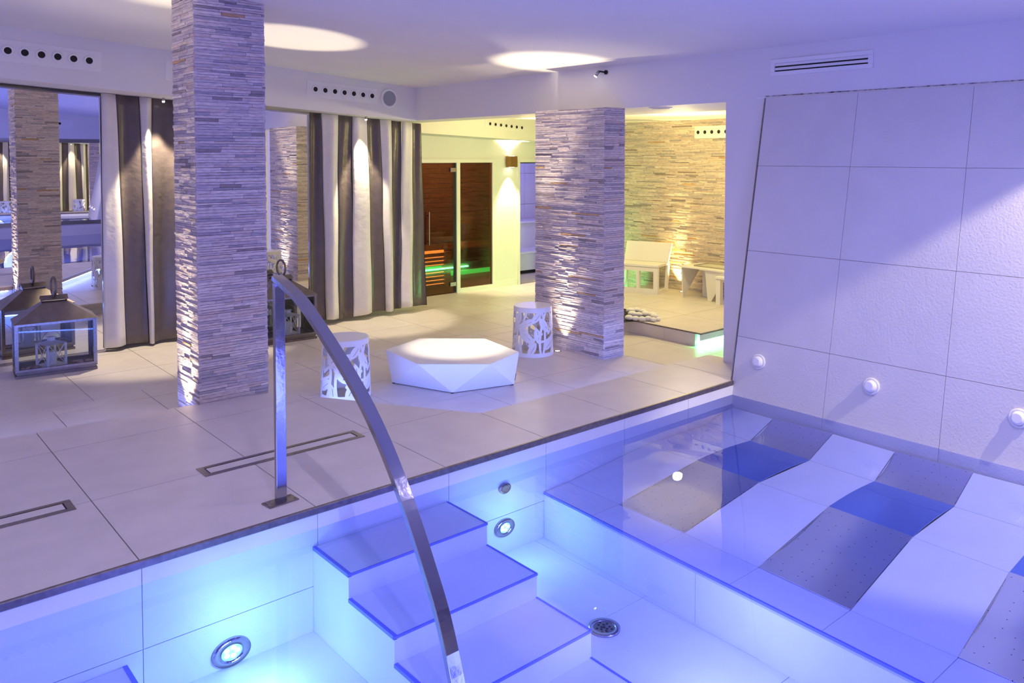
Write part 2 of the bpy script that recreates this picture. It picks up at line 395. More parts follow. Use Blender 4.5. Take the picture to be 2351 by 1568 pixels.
cols.append([v+Vector((.0, -.45, 0)) for v in l5]); cols.append([v+Vector((-.02, -2.2, 0)) for v in l5])
for c in cols[6:]: c[0] = Vector((frontx(c[0].y), c[0].y, -.31))
def patch(a, b, c, d, bulge=0, n=6, dz=0):   # a,b along x on one side, d,c on the other
    v = []; f = []
    for i in range(n+1):
        for j in range(n+1):
            s, t = i/n, j/n
            p = a.lerp(b, s).lerp(d.lerp(c, s), t); p = p.copy(); p.z += bulge*math.sin(math.pi*s)+dz; v.append(p)
    for i in range(n):
        for j in range(n):
            k = i*(n+1)+j; f.append((k, k+1, k+n+2, k+n+1))
    return v, f
lg = thing('lounging_ledge', 'submerged tiled ledge rising in waves to the right wall, between the steel loungers', 'ledge', (4, 2, -.57))
BULG = [0, -.003, .003, -.005]
def solid(v, f, th, name, m, parent, smooth=True):
    o = meshobj(name, v, f, m, parent, smooth); md = o.modifiers.new('s', 'SOLIDIFY'); md.thickness = th; md.offset = 1
    if smooth:
        es = o.modifiers.new('e', 'EDGE_SPLIT'); es.split_angle = math.radians(40)
    return rel(o, parent)
def inset(a, b, c, d, g=.0016):
    m = (a+b+c+d)/4
    ux = ((b-a)+(c-d)).normalized()*g; uy = ((d-a)+(c-b)).normalized()*g
    return a+ux+uy, b-ux+uy, c-ux-uy, d+ux-uy
for ci in range(len(cols)-1):
    L, R = cols[ci], cols[ci+1]
    for k in (range(4) if ci % 2 == 0 else (0,)):
        q = (L[k], L[k+1], R[k+1], R[k])
        v, f = patch(*inset(*q), 0, 2); solid(v, f, -.012, 'tile', POOLT, lg, False)
    for k in range(4):
        v, f = patch(L[k], L[k+1], R[k+1], R[k], 0, 1, -.004 if ci % 2 == 0 or k == 0 else -.012); solid(v, f, -.02, 'bed', GROUTP, lg, False)
for a, b in ((cols[0][0], cols[-1][0]),):
    v = []; n = 4
    for i in range(n):
        p, q = a.lerp(b, i/n), a.lerp(b, (i+1)/n); d = (q-p).normalized()*.0015
        rel(MB().hexa([(p+d)+Vector((.02,0,-.26)), (p+d)+Vector((0,0,-.26)), (q-d)+Vector((0,0,-.26)), (q-d)+Vector((.02,0,-.26)),
                       (p+d)+Vector((.02,0,-.013)), (p+d)+Vector((0,0,-.013)), (q-d)+Vector((0,0,-.013)), (q-d)+Vector((.02,0,-.013))]).obj('front_tile', POOLT, lg), lg)
    rel(MB().bar(a+Vector((0,0,-.004)), b+Vector((0,0,-.004)), .010, .012).obj('nosing', BLUEEDGE, lg), lg)
LBL = ['steel water lounger nearest the deck edge, with two silver panels and a blue one', 'middle steel water lounger with grey perforated panels and a blue seat', 'steel water lounger at the right edge, mostly cut off by the frame']
for n_, ci in enumerate((1, 3, 5)):
    L, R = cols[ci], cols[ci+1]
    t = thing('water_lounger', LBL[n_], 'lounger', ((L[1]+R[1])/2), group='steel loungers in the pool')
    for k, nm, m in ((1, 'leg_panel', STEELP), (2, 'seat_panel', BLUEREFL), (3, 'head_panel', STEELP)):
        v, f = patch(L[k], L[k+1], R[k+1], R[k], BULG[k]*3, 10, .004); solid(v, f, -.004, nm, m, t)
    v = []
    for Q in (L, R):
        mb = MB()
        for k in (1, 2, 3): mb.bar(Q[k], Q[k+1], .004, .003)
        rel(mb.obj('edge_profile', STEEL, t), t)
# water surface
tag(meshobj('pool_water', [(-3,-3,ZW), (4.90,-3,ZW), (4.945,YP,ZW), (-3,YP,ZW)], [(0,1,2,3)], WATER), 'clear blue lit water filling the pool', 'water', kind='stuff')
# pool lamps, inlet, floor drain
def wall_lamp(x, z, r, label, lit=True):
    t = thing('pool_lamp' if lit else 'pool_inlet', label, 'lamp' if lit else 'inlet', (x, YP, z), group='round pool lamps' if lit else None)
    t.scale = (1, 1, .72)
    MB().ring((0,0,0), (0,-1,0), r*.55, r, .014).obj('bezel', STEEL, t, True)
    if lit:
        ln = MB().cyl((0,-.001,0), (0,-1,0), r*.56, .006, 24).obj('lens', mat('lamp_lens', (.5,.8,.9), .2, emit=((.30,.75,1), .55)), t)
        for k in range(5):
            a = k*2*math.pi/5
            MB().cyl((math.cos(a)*r*.3, -.008, math.sin(a)*r*.3), (0,-1,0), r*.13, .003, 12).obj('led', LAMPC, ln)
    else:
        MB().cyl((0,-.001,0), (0,-1,0), r*.56, .012, 24).obj('cap', STEELD, t)
        for k in range(2): MB().ring((0,-.001,0), (0,-1,0), r*(.62+.16*k), r*(.68+.16*k), .016).obj('groove', STEELD, t)
wall_lamp(1.302, -.508, .085, 'lit round underwater lamp left of the pool steps')
wall_lamp(2.821, -.424, .068, 'lit round underwater lamp right of the pool steps')
wall_lamp(2.821, -.206, .04, 'small round steel inlet above the lamp right of the steps', False)
t = thing('floor_drain', 'round steel drain with holes in the pool floor', 'drain', (2.713, 2.523, ZF))
MB().ring((0,0,.0005), (0,0,1), .05, .075, .008).obj('rim', STEEL, t, True)
cv = MB().cyl((0,0,.0005), (0,0,1), .05, .006, 24).obj('cover', STEELD, t)
for k in range(13):
    a = k*2.4; r_ = .042*math.sqrt(k/13)
    MB().cyl((r_*math.cos(a), r_*math.sin(a), .0068), (0,0,1), .006, .0008, 8).obj('hole', DARK, cv)

# ------------------------------------------------------------------ right wall, leaning back
SL = .19
def RW(y, z, off=0): n = Vector((-1, 0, SL)).normalized(); return Vector((4.965+SL*z, y, z))+n*off
wr = thing('wall_right', 'leaning wall of large textured white tiles above the pool', 'wall', (4.965, 2, 0), kind='structure')
def rwbox(y0, y1, z0, z1, o0, o1, name, m, parent):
    p = [RW(y0,z0,o0), RW(y1,z0,o0), RW(y1,z0,o1), RW(y0,z0,o1), RW(y0,z1,o0), RW(y1,z1,o0), RW(y1,z1,o1), RW(y0,z1,o1)]
    return rel(MB().hexa(p).obj(name, m, parent), parent)
rwbox(-3, 3.384, -.75, 2.03, -.06, -.010, 'backing', GROUTL, wr)
rys = [3.384, 2.683, 1.96, 1.237, .514, -.21, -.93, -1.65, -2.4, -3]; rzs = [-.75, -.30, .312, .921, 1.532, 2.03]
for a, b in zip(rys, rys[1:]):
    for c, d in zip(rzs, rzs[1:]):
        rwbox(b+.0012, a-.0012, c+.0012, d-.0012, -.010, 0, 'tile', TILEWALL, wr)
rwbox(3.385, 3.395, -.02, 2.03, -.06, .002, 'edge_profile', STEELD, wr)
# knobs on the wall
for y, lb in ((3.19, 'round white water jet knob on the wall nearest the deck'), (2.388, 'round white water jet knob in the middle of the wall with a long shadow'), (1.564, 'round white water jet knob at the right edge of the frame')):
    p = RW(y, .165); t = thing('water_jet', lb, 'jet', p, (0, -math.atan(SL), 0), group='water jets on the leaning wall')
    t.rotation_euler = Vector((-1, 0, SL)).to_track_quat('Z', 'Y').to_euler()
    MB().ring((0,0,0), (0,0,1), .040, .053, .012).obj('flange', WHITEP, t, True)
    MB().cyl((0,0,0), (0,0,1), .041, .030, 28, .036).cyl((0,0,.030), (0,0,1), .036, .010, 28, .026).obj('knob', WHITEP, t, False, .002)

# ------------------------------------------------------------------ ceiling, beam, header
def cz(x): return 2.399-.072*(x-5.372)
def hz(x): return 2.015-.0587*(x-5.372)
def slab(x0, x1, y0, y1, zf, th):
    return MB().hexa([(x0,y0,zf(x0)),(x1,y0,zf(x1)),(x1,y1,zf(x1)),(x0,y1,zf(x0)),(x0,y0,zf(x0)+th),(x1,y0,zf(x1)+th),(x1,y1,zf(x1)+th),(x0,y1,zf(x0)+th)])
tag(slab(-3, 5.374, -3, 8.015, cz, .1).obj('ceiling', PLASTER), 'smooth white ceiling over deck and pool', 'ceiling', kind='structure')
BX = 5.372
bm = tag(MB().box(BX, 5.76, -3, 9.03, 2.02, 2.55).obj('trim_2', PLASTER), 'deep white beam running from the curtain wall to the leaning wall', 'beam', kind='structure')
MB().box(BX-.006, BX+.03, -3, 3.47, 2.026, 2.040).obj('ledge', WHITEP, bm)
MB().box(BX-.0015, BX, .6, 3.40, 2.041, 2.049).obj('stain', mat('rust_stain', (.30, .16, .16), .8, noise=(30, .85), c2=(.74, .72, .76)), bm)
hd = MB(); x0, x1 = -3, BX
hd.hexa([(x0,8.013,hz(x0)),(x1,8.013,hz(x1)),(x1,8.70,hz(x1)),(x0,8.70,hz(x0)),(x0,8.013,3.2),(x1,8.013,2.5),(x1,8.70,2.5),(x0,8.70,3.2)])
tag(hd.obj('trim_3', PLASTER), 'white header above the mirrors and striped curtains', 'header', kind='structure')
tag(MB().box(-3, 5.50, 8.70, 8.80, -.36, 2.6).obj('wall_back', PLASTER), 'white wall behind the mirrors and curtains', 'wall', kind='structure')
tag(MB().box(BX, 5.52, 3.40, 3.745, -.05, 2.02).obj('trim_4', PLASTER), 'slim white post between the lounge opening and the leaning wall', 'post', kind='structure')
tag(MB().box(5.76, 8.8, 5.75, 9.03, 2.30, 2.40).obj('ceiling', PLASTER_Y), 'cream ceiling of the sauna corridor', 'ceiling', kind='structure')
tag(MB().box(5.76, 6.32, 3.4, 5.75, 2.02, 2.40).obj('ceiling', PLASTER), 'lower white soffit at the lounge entrance', 'ceiling', kind='structure')
tag(MB().box(6.32, 8.8, 3.4, 5.75, 2.068, 2.40).obj('ceiling', PLASTER_Y), 'cream ceiling of the lounge', 'ceiling', kind='structure')
tag(MB().box(6.6, 8.8, 5.75, 7.7, 2.068, 2.29).obj('ceiling', PLASTER_Y), 'dropped cream ceiling panel beside the stone wall', 'ceiling', kind='structure')
def bz(x): return 1.89-.0385*(x-5.92)
o = MB().hexa([(5.5,8.55,bz(5.5)),(8.6,8.55,bz(8.6)),(8.6,9.03,bz(8.6)),(5.5,9.03,bz(5.5)),(5.5,8.55,2.3),(8.6,8.55,2.3),(8.6,9.03,2.3),(5.5,9.03,2.3)]).obj('trim_5', PLASTER_Y)
tag(o, 'cream bulkhead above the sauna front', 'bulkhead', kind='structure')

# opposite end of the room, seen in the mirrors
tag(MB().box(1.4, 5.4, -3.2, -3.0, -.75, 3.0).obj('wall_front', PLASTER), 'white wall at the far end of the pool, seen only in the mirrors', 'wall', kind='structure')
tag(MB().box(1.4, 5.372, -3.0, -2.45, 1.98, 3.0).obj('trim_6', PLASTER), 'white header at the far end of the pool, seen only in the mirrors', 'header', kind='structure')
tag(MB().box(1.4, 4.8, -2.995, -2.5, -.5, .12).obj('pool_bench', TILEW), 'white tiled ledge at the far end of the pool, seen only in the mirrors', 'ledge')
t = thing('wall_mirror', 'mirror at the far end of the pool, seen only in the other mirrors', 'mirror', (3.6, -2.86, .2), (0, 0, .085))
MB().box(-1.5, 1.4, -.015, .005, 0, 1.7).obj('glass', MIRROR, t)

# ------------------------------------------------------------------ vents, speakers, spots
def hole_vent(loc, rot, w, h, n, hx0, hx1, hr, label, m):
    t = thing('air_vent', label, 'vent', loc, rot, group='nozzle air vents')
    MB().box(-w/2, w/2, -.006, 0, -h/2, h/2).obj('panel', m, t, False, .002)
    MB().box(-w/2+.03, w/2-.03, -.010, -.006, -h*.31, h*.31).obj('inner_panel', m, t, False, .002)
    for i in range(n):
        x = hx0+(hx1-hx0)*i/(n-1)
        nr = MB().ring((x,-.010,0), (0,-1,0), hr, hr*1.7, .006, 24).obj('nozzle_ring', m, t, True)
        MB().cyl((x,-.0105,0), (0,-1,0), hr*1.02, .0012, 20).obj('nozzle_hole', DARK, nr)
tx = math.atan(.0587)
hole_vent((1.50, 8.013, 2.475), (0, tx, 0), .99, .185, 7, -.357, .393, .029, 'white nozzle vent above the left mirror, in the corner of the picture', WHITEP)
hole_vent((4.42, 8.013, 2.298), (0, tx*.92, 0), .86, .172, 7, -.335, .358, .026, 'white seven nozzle vent above the curtain beside the round speaker', WHITEP)
hole_vent((3.9, -2.45, 2.3), (0, 0, math.pi), .7, .17, 3, -.1, .1, .026, 'white nozzle vent at the far end of the pool, seen only in the left mirror', WHITEP)
hole_vent((7.18, 8.55, 2.020), (0, .07, 0), .70, .115, 7, -.272, .295, .021, 'cream nozzle vent on the bulkhead above the sauna', CREAMP)
hole_vent((8.545, 6.15, 1.907), (0, 0, -math.pi/2), .54, .155, 5, -.21, .205, .024, 'cream nozzle vent set in the stone wall of the lounge', CREAMP)
t = thing('speaker', 'round grey speaker on the header at the corner of the beam', 'speaker', (5.005, 8.013, 2.261), (0, tx, 0))
MB().ring((0,0,0), (0,-1,0), .085, .115, .012, 36).obj('rim', WHITEP, t, True)
MB().cyl((0,0,0), (0,-1,0), .088, .008, 36).obj('grille', GREY, t)
t = thing('speaker', 'round flat speaker in the soffit at the lounge entrance', 'speaker', (5.543, 4.528, 2.02))
MB().ring((0,0,0), (0,0,-1), .085, .10, .008, 36).obj('rim', WHITEP, t, True)
MB().cyl((0,0,0), (0,0,-1), .087, .005, 36).obj('grille', GREY, t)
t = thing('access_panel', 'flush white access panel on the header left of the near stone pillar', 'panel', (2.78, 8.013, 2.40), (0, tx, 0))
MB().box(-.23, .23, -.004, 0, -.095, .095).obj('cover', WHITEP, t, False, .001)
# slot vent on the beam
t = thing('slot_vent', 'white slotted air vent on the beam above the leaning wall', 'vent', (BX, 2.974, 2.249))
hy, h2 = .382, .060
mb = MB().box(-.010,0,-hy,hy,-h2,-h2+.030).box(-.010,0,-hy,hy,h2-.030,h2).box(-.010,0,-hy,-hy+.034,-h2+.03,h2-.03).box(-.010,0,hy-.034,hy,-h2+.03,h2-.03)
mb.obj('frame', WHITEP, t, False, .002)
MB().box(-.001,.0,-hy+.034,hy-.034,-h2+.03,h2-.03).obj('slot', DARK, t)
for k in range(2):
    z = -.030+.030*k
    MB().hexa([(-.008,-hy+.034,z+.009),(-.004,-hy+.034,z+.012),(-.004,hy-.034,z+.012),(-.008,hy-.034,z+.009),(-.004,-hy+.034,z+.028),(-.0015,-hy+.034,z+.0295),(-.0015,hy-.034,z+.0295),(-.004,hy-.034,z+.028)]).obj('louvre', WHITEP, t)
# small adjustable spot on the beam
p = onx(1392, 166, BX)
t = thing('spotlight', 'small steel spotlight on an arm, fixed to the beam', 'spotlight', p)
MB().cyl((0,0,0), (-1,0,0), .020, .010, 16).obj('base', DARK, t)
MB().tube([(-.010,0,0), (-.035,.02,.004), (-.045,.045,.010)], .007).obj('arm', DARK, t)
MB().cyl((-.045,.045,.012), (-.5,.45,-1), .013, .055, 16, .016).obj('body', STEEL, t, True)
d = Vector((-.5,.45,-1)).normalized(); q = Vector((-.045,.045,.012))+d*.055
MB().cyl(q, d, .015, .006, 16).obj('bulb', LAMPW, t)
for x, y, lb in ((2.636, 8.36, 'tiny lit spotlight under the header in front of the left curtain'), (4.761, 8.11, 'tiny lit spotlight under the header in front of the right curtain')):
    t = thing('spotlight', lb, 'spotlight', (x, y, hz(x)))
    MB().cyl((0,0,0), (0,0,-1), .014, .030, 16).obj('body', STEEL, t, True)
    MB().cyl((0,0,-.030), (0,0,-1), .013, .014, 16, .010).obj('bulb', LAMPW, t)

# ------------------------------------------------------------------ stone pillars and stone wall
def chip_mesh(k):
    r = random.Random(k); v = []
    for x in (0, 1):
        for z in (0, 1):
            for y in (0, 1):
                v.append((x+r.uniform(-.006,.006)*(1-0), y if y == 0 else 1+r.uniform(-.18,.18), z+(r.uniform(-.05,.05))))
    # verts: x,z,y order ; index = x*4+z*2+y
    f = [(0,2,6,4), (1,5,7,3), (0,1,3,2), (4,6,7,5), (0,4,5,1), (2,3,7,6)]
    me = bpy.data.meshes.new('stone_strip'); me.from_pydata(v, [], f); me.materials.append(STONE_P); me.update(); return me
CHIPS = [chip_mesh(k) for k in range(6)]
def courses(width, z0, z1, ch, lo, hi, rnd):
    z = z0; out = []; k = 0; off = 0
    while z < z1-.004:
        h = min(ch*rnd.uniform(.72, 1.3), z1-z); x = 0
        panel = int((z-z0)/.15)
        while x < width-1e-4:
            L = rnd.uniform(lo, hi)
            if width-x-L < lo*.6: L = width-x
            out.append((x, min(x+L, width), z, z+h)); x += L
        z += h
    return out
def pillar(name, x0, x1, y0, y1, z0, z1, label, ch, part_face, seed, lo, hi, m_stuff):
    rnd = random.Random(seed)
    t = thing(name, label, 'pillar', ((x0+x1)/2, (y0+y1)/2, z0), kind='thing')
    c = t.location
    d = .016
    ztop = (lambda x: z1)
    MB().box(x0-c.x+d, x1-c.x-d, y0-c.y+d, y1-c.y-d, 0, z1-z0).obj('core', mat('mortar', (.30,.27,.28), .9), t)
    faces = {'front': (Vector((x0,y0,0)), Vector((1,0,0)), Vector((0,-1,0)), x1-x0), 'back': (Vector((x1,y1,0)), Vector((-1,0,0)), Vector((0,1,0)), x1-x0),
             'left': (Vector((x0,y1,0)), Vector((0,-1,0)), Vector((-1,0,0)), y1-y0), 'right': (Vector((x1,y0,0)), Vector((0,1,0)), Vector((1,0,0)), y1-y0)}
    stuff = MB(); n = 0
    for fn, (o, u, nrm, w) in faces.items():
        cs = courses(w, z0, z1, ch, lo, hi, rnd)
        for (a, b, za, zb) in cs:
            dep = d+rnd.choice((0,.001,.002,.003,.004,.006))*rnd.uniform(.6,1.2)
            org = o-nrm*d
            if fn == part_face and n < 300:
                n += 1
                ob = bpy.data.objects.new('stone_strip', rnd.choice(CHIPS)); COL.objects.link(ob); ob.parent = t
                # local axes: x along u, y along outward normal, z up
                Mx = Matrix(((u.x*(b-a-.001), nrm.x*dep, 0, org.x+u.x*a-c.x), (u.y*(b-a-.001), nrm.y*dep, 0, org.y+u.y*a-c.y), (0, 0, zb-za-.0018, za-c.z), (0,0,0,1)))
                ob.matrix_local = Mx
            else:
                P = lambda s, e, z: tuple(org+u*s+nrm*e+Vector((0,0,z))-c)
                j = lambda: rnd.uniform(-.0008,.0008)
                e1, e2 = dep+j()*2, dep+j()*2
                stuff.hexa([P(a,0,za),P(b-.001,0,za),P(b-.001,e2,za+j()),P(a,e1,za+j()),P(a,0,zb-.0016),P(b-.001,0,zb-.0016),P(b-.001,e2,zb-.0016+j()),P(a,e1,zb-.0016+j())])
    so = stuff.obj('stone_cladding', m_stuff, t); so['kind'] = 'stuff'
    return t
pillar('stone_pillar', 1.854, 2.318, 5.27, 5.675, -.14, 2.66, 'tall square pillar of stacked stone strips at the edge of the deck',   .0180, 'front', 3, .08, .26, STONE_S)
pillar('stone_pillar', 5.107, 5.36, 4.77, 5.64, ZM, 2.02, 'wide stone strip pillar under the beam, behind the small stool', .0175, 'left', 5, .08, .34, STONE_S)
# pillar uplights in the floor
for x, y, lb in ((1.79, 5.50, 'recessed uplight at the left foot of the near stone pillar'), (5.02, 5.25, 'recessed uplight at the foot of the stone pillar under the beam')):
    t = thing('floor_uplight', lb, 'uplight', (x, y, ZM))
    MB().ring((0,0,.0003), (0,0,1), .022, .034, .004).obj('rim', STEEL, t, True)
    MB().cyl((0,0,.0003), (0,0,1), .022, .002, 16).obj('lens', LAMPW, t)
# lounge stone wall
sw = thing('wall_lounge', 'lounge wall clad in stacked warm stone strips', 'wall', (8.57, 6.3, -.3), kind='structure')
rel(MB().box(8.585, 8.8, 3.4, 9.03, -.36, 2.4).obj('core', GROUTL, sw), sw)
rnd = random.Random(11); mb = MB()
for (a, b, za, zb) in courses(5.0, ZB, 2.068, .0165, .08, .34, rnd):
    e = rnd.choice((0,.003,.005,.008)); y0 = 3.9
    j = lambda: rnd.uniform(-.001,.001)
    mb.hexa([(8.585,y0+a,za),(8.585,y0+b-.001,za),(8.574-e,y0+b-.001,za+j()),(8.574-e,y0+a,za+j()),(8.585,y0+a,zb-.0016),(8.585,y0+b-.001,zb-.0016),(8.574-e,y0+b-.001,zb-.0016),(8.574-e,y0+a,zb-.0016)])
o = rel(mb.obj('stone_cladding', STONE_W, sw), sw); o['kind'] = 'stuff'

# ------------------------------------------------------------------ mirrors and curtains
def mirror(x0, x1, y, label):
    t = thing('wall_mirror', label, 'mirror', ((x0+x1)/2, y, ZB+.02))
    w = (x1-x0)/2; c = t.location
    za, zb = hz(x0)-.045-c.z, hz(x1)-.045-c.z
    meshobj('glass', [(-w,0,0),(w,0,0),(w,0,zb),(-w,0,za),(-w,.02,0),(w,.02,0),(w,.02,zb),(-w,.02,za)], [(0,1,2,3),(5,4,7,6),(4,5,1,0),(5,6,2,1),(6,7,3,2),(7,4,0,3)], MIRROR, t)
    MB().box(w, w+.012, -.012, .02, -.018, zb+.012).box(-w-.012, -w, -.012, .02, -.018, za+.012).hexa([(-w,-.012,za),(w,-.012,zb),(w,.02,zb),(-w,.02,za),(-w,-.012,za+.012),(w,-.012,zb+.012),(w,.02,zb+.012),(-w,.02,za+.012)]).box(-w,w,-.012,.02,-.018,0).obj('frame', STEEL, t)
mirror(-.6, ony(229, 300, 8.50).x, 8.50, 'tall wall mirror behind the left lantern')
mirror(3.25, ony(706, 300, 8.11).x, 8.11, 'narrow wall mirror between the near pillar and the right curtain')
def curtain(stripes, yb, label, zbot, ph):
    # stripes: (kind, top px0, top px1, bottom px0, bottom px1)
    tx0 = ony(stripes[0][1], 250, yb).x
    t = thing('curtain', label, 'curtain', (ony((stripes[0][1]+stripes[-1][2])/2, 250, yb).x, yb, ZB))
    c = t.location
    for si, (kind, a0, a1, b0, b1) in enumerate(stripes):
        X = [ony(a0, 240, yb).x, ony(a1, 240, yb).x, ony(b0, 780, yb).x, ony(b1, 780, yb).x]
        nu, nv = 10, 26; v = []; f = []; mi = []
        us = [i/(nu-1)*.965 for i in range(nu)]+[1.0]
        for r in range(nv):
            s = r/(nv-1)
            for u in us:
                xt = X[0]+(X[1]-X[0])*u; xb_ = X[2]+(X[3]-X[2])*u
                sm = s**.8
                x = xt+(xb_-xt)*sm
                amp = .028+.022*s
                fold = math.cos(math.pi*(u-.5)) * (1 if kind == 'w' else -.6)
                y = yb-.03-amp*fold-.010*math.sin(7*u+si*1.7+ph+3*s)-.006*math.sin(13*s+si)
                zt = hz(x)-.004
                z = zt+(zbot(x)-zt)*s
                if r == nv-1: z += .012*math.sin(6*x+si)
                v.append((x-c.x, y-c.y, z-c.z))
        m = len(us)
        for r in range(nv-1):
            for k in range(m-1):
                i = r*m+k; f.append((i, i+m, i+m+1, i+1)); mi.append(1 if k == m-2 else 0)
        ob = meshobj('white_stripe' if kind == 'w' else 'brown_stripe', v, f, None, t, True, mats=[WHTF if kind == 'w' else BRWN, PIPING], midx=mi)
        md = ob.modifiers.new('s', 'SOLIDIFY'); md.thickness = .003
    mb = MB().bar((ony(stripes[0][1],240,yb).x-c.x, .02, hz(c.x)+.008-c.z), (ony(stripes[-1][2],240,yb).x-c.x, .02, hz(ony(stripes[-1][2],240,yb).x)-.006-c.z), .02, .012)
    return t
C1 = [('w',230,264,237,289),('b',264,316,289,341),('w',316,347,341,352),('b',347,404,352,406),('w',404,440,406,450),('b',440,480,450,490)]
C2 = [('b',708,733,713,747),('w',733,774,747,776),('b',774,806,776,807),('w',806,839,807,853),('b',839,868,853,884),('w',868,897,884,901),('b',897,918,901,917),('w',918,942,917,946),('b',942,962,946,977)]
curtain(C1, 8.51, 'striped brown and white satin curtain left of the near stone pillar', lambda x: ZB+.035, .3)
curtain(C2, 8.28, 'striped brown and white satin curtain between the narrow mirror and the sauna', lambda x: ZB+.045+.02*(x-4.2), 1.1)

# ------------------------------------------------------------------ handrail
t = thing('pool_handrail', 'curved polished steel handrail dipping into the pool on a square post', 'handrail', (1.615, 3.545, 0))
c = t.location
bpl = MB().prism([(1.529-c.x,3.566-c.y),(1.538-c.x,3.492-c.y),(1.685-c.x,3.502-c.y),(1.679-c.x,3.579-c.y)], .0005, .006).obj('base_plate', STEELD, t, False, .001)
for dx, dy in ((-.068,-.035),(.055,-.028),(.05,.02),(-.072,.008)):
    MB().cyl((dx, dy, .006), (0,0,1), .006, .002, 10).obj('screw', STEEL, bpl)
MB().box(-.025, .025, -.012, .012, .006, 1.02).obj('post', STEEL, t, False, .002)
ctrl = [(3.572,1.040),(3.45,1.008),(3.291,.952),(3.056,.820),(2.843,.683),(2.68,.55),(2.544,.405),(2.444,.276),(2.348,.136),(2.278,.025),(2.219,-.103),(2.17,-.24),(2.135,-.40),(2.12,-.50)]
path = []
for i in range(len(ctrl)-1):
    p0, p1, p2, p3 = [Vector((0,)+ctrl[max(0,min(len(ctrl)-1,i+k))]) for k in (-1,0,1,2)]
    for j in range(4):
        s = j/4; path.append(.5*((2*p1)+(p2-p0)*s+(2*p0-5*p1+4*p2-p3)*s*s+(3*p1-p0-3*p2+p3)*s**3))
path.append(Vector((0,)+ctrl[-1]))
v = []; f = []; hw, hh = .027, .0125
for i, p in enumerate(path):
    d = (path[min(i+1,len(path)-1)]-path[max(i-1,0)]).normalized(); n = Vector((1,0,0)).cross(d).normalized()
    for sx, sn in ((-1,-1),(1,-1),(1,1),(-1,1)):
        q = p+Vector((1,0,0))*(sx*hw)+n*(sn*hh); v.append((q.x+.005, q.y-c.y, q.z))
for i in range(len(path)-1):
    for k in range(4): f.append((i*4+k, i*4+(k+1)%4, i*4+4+(k+1)%4, i*4+4+k))
f += [(3,2,1,0), tuple(len(path)*4-4+k for k in range(4))]
o = meshobj('rail', v, f, STEEL, t); b = o.modifiers.new('b','BEVEL'); b.width = .0015; b.limit_method = 'ANGLE'; b.angle_limit = math.radians(50)

# ------------------------------------------------------------------ laser cut stools
def stool_shell(h, rt, rb, seed):
    Wd, N, Mv = .36, 128, 150       # pattern width repeats three times
    stems = [[(.06,-.02),(.13,.20),(.05,.45)], [(.25,-.02),(.19,.18),(.31,.45)], [(.13,.20),(.2,.27),(.28,.30)], [(.19,.18),(.10,.12),(.02,.14)], [(.31,.10),(.36,.18),(.42,.2)], [(.05,.02),(.02,.2),(.1,.38)], [(.16,.02),(.23,.2),(.15,.40)]]
    leaves = [(.135,.105,35,.15,.062),(.085,.275,125,.16,.060),(.195,.325,65,.15,.060),(.285,.175,140,.17,.066),(.300,.300,25,.13,.050),(.205,.060,100,.12,.050),(.335,.070,60,.13,.052),(.015,.345,50,.13,.052),(.02,.19,100,.14,.052),(.24,.245,-15,.12,.045)]
    def seg(px, py, a, b):
        dx, dy = b[0]-a[0], b[1]-a[1]; t = max(0, min(1, ((px-a[0])*dx+(py-a[1])*dy)/(dx*dx+dy*dy)))
        return math.hypot(px-a[0]-t*dx, py-a[1]-t*dy)
    segs = []
    for s in stems:
        pts = []
        for i in range(9):
            q = i/8; pts.append(tuple((1-q)**2*s[0][k]+2*q*(1-q)*s[1][k]+q*q*s[2][k] for k in (0,1)))
        segs += list(zip(pts, pts[1:]))
    def field(x, y):
        f = max(.034-y, y-(h-.040))
        for ox in (-Wd, 0, Wd):
            X = x+ox
            for a, b in segs:
                if abs(X-a[0]) < .05 and abs(y-a[1]) < .08: f = max(f, .0105-seg(X, y, a, b))
            for lx, ly, an, L, w in leaves:
                if abs(X-lx) > .1 or abs(y-ly) > .1: continue
                ca, sa = math.cos(math.radians(an)), math.sin(math.radians(an))
                a = (X-lx)*ca+(y-ly)*sa; b = -(X-lx)*sa+(y-ly)*ca
                g = w*.58*(1-(2*a/(L*1.08))**2)-abs(b)
                if g > -.02: g = min(g, max(abs(b+.006)-.0022, abs(a)-.27*L))
                f = max(f, g)
        return f
    G = [[field(Wd*i/N, h*j/Mv) for j in range(Mv+1)] for i in range(N)]
    vd = {}; V = []; Fc = []
    TOT = 3*N
    def put(x, y):
        key = (round(x*40) % (TOT*40), round(y*40))
        if key not in vd:
            th = 2*math.pi*x/TOT; z = h*y/Mv; r = rb+(rt-rb)*z/h
            vd[key] = len(V); V.append((r*math.cos(th), r*math.sin(th), z))
        return vd[key]
    for i in range(TOT):
        for j in range(Mv):
            cr = [(i,j),(i+1,j),(i+1,j+1),(i,j+1)]; g = [G[a % N][b] for a, b in cr]
            if max(g) <= 0: continue
            poly = []
            for k in range(4):
                k2 = (k+1) % 4
                if g[k] > 0: poly.append(put(*cr[k]))
                if (g[k] > 0) != (g[k2] > 0):
                    s = g[k]/(g[k]-g[k2]); poly.append(put(cr[k][0]+(cr[k2][0]-cr[k][0])*s, cr[k][1]+(cr[k2][1]-cr[k][1])*s))
            q = []
            for p in poly:
                if p not in q: q.append(p)
            if len(q) >= 3: Fc.append(tuple(q))
    me = bpy.data.meshes.new('cut_shell'); me.from_pydata(V, [], Fc); me.materials.append(WHITEP)
    me.polygons.foreach_set('use_smooth', [True]*len(me.polygons)); me.update(); return me
SH = .425
SHELL_ME = stool_shell(SH, .168, .183, 1)
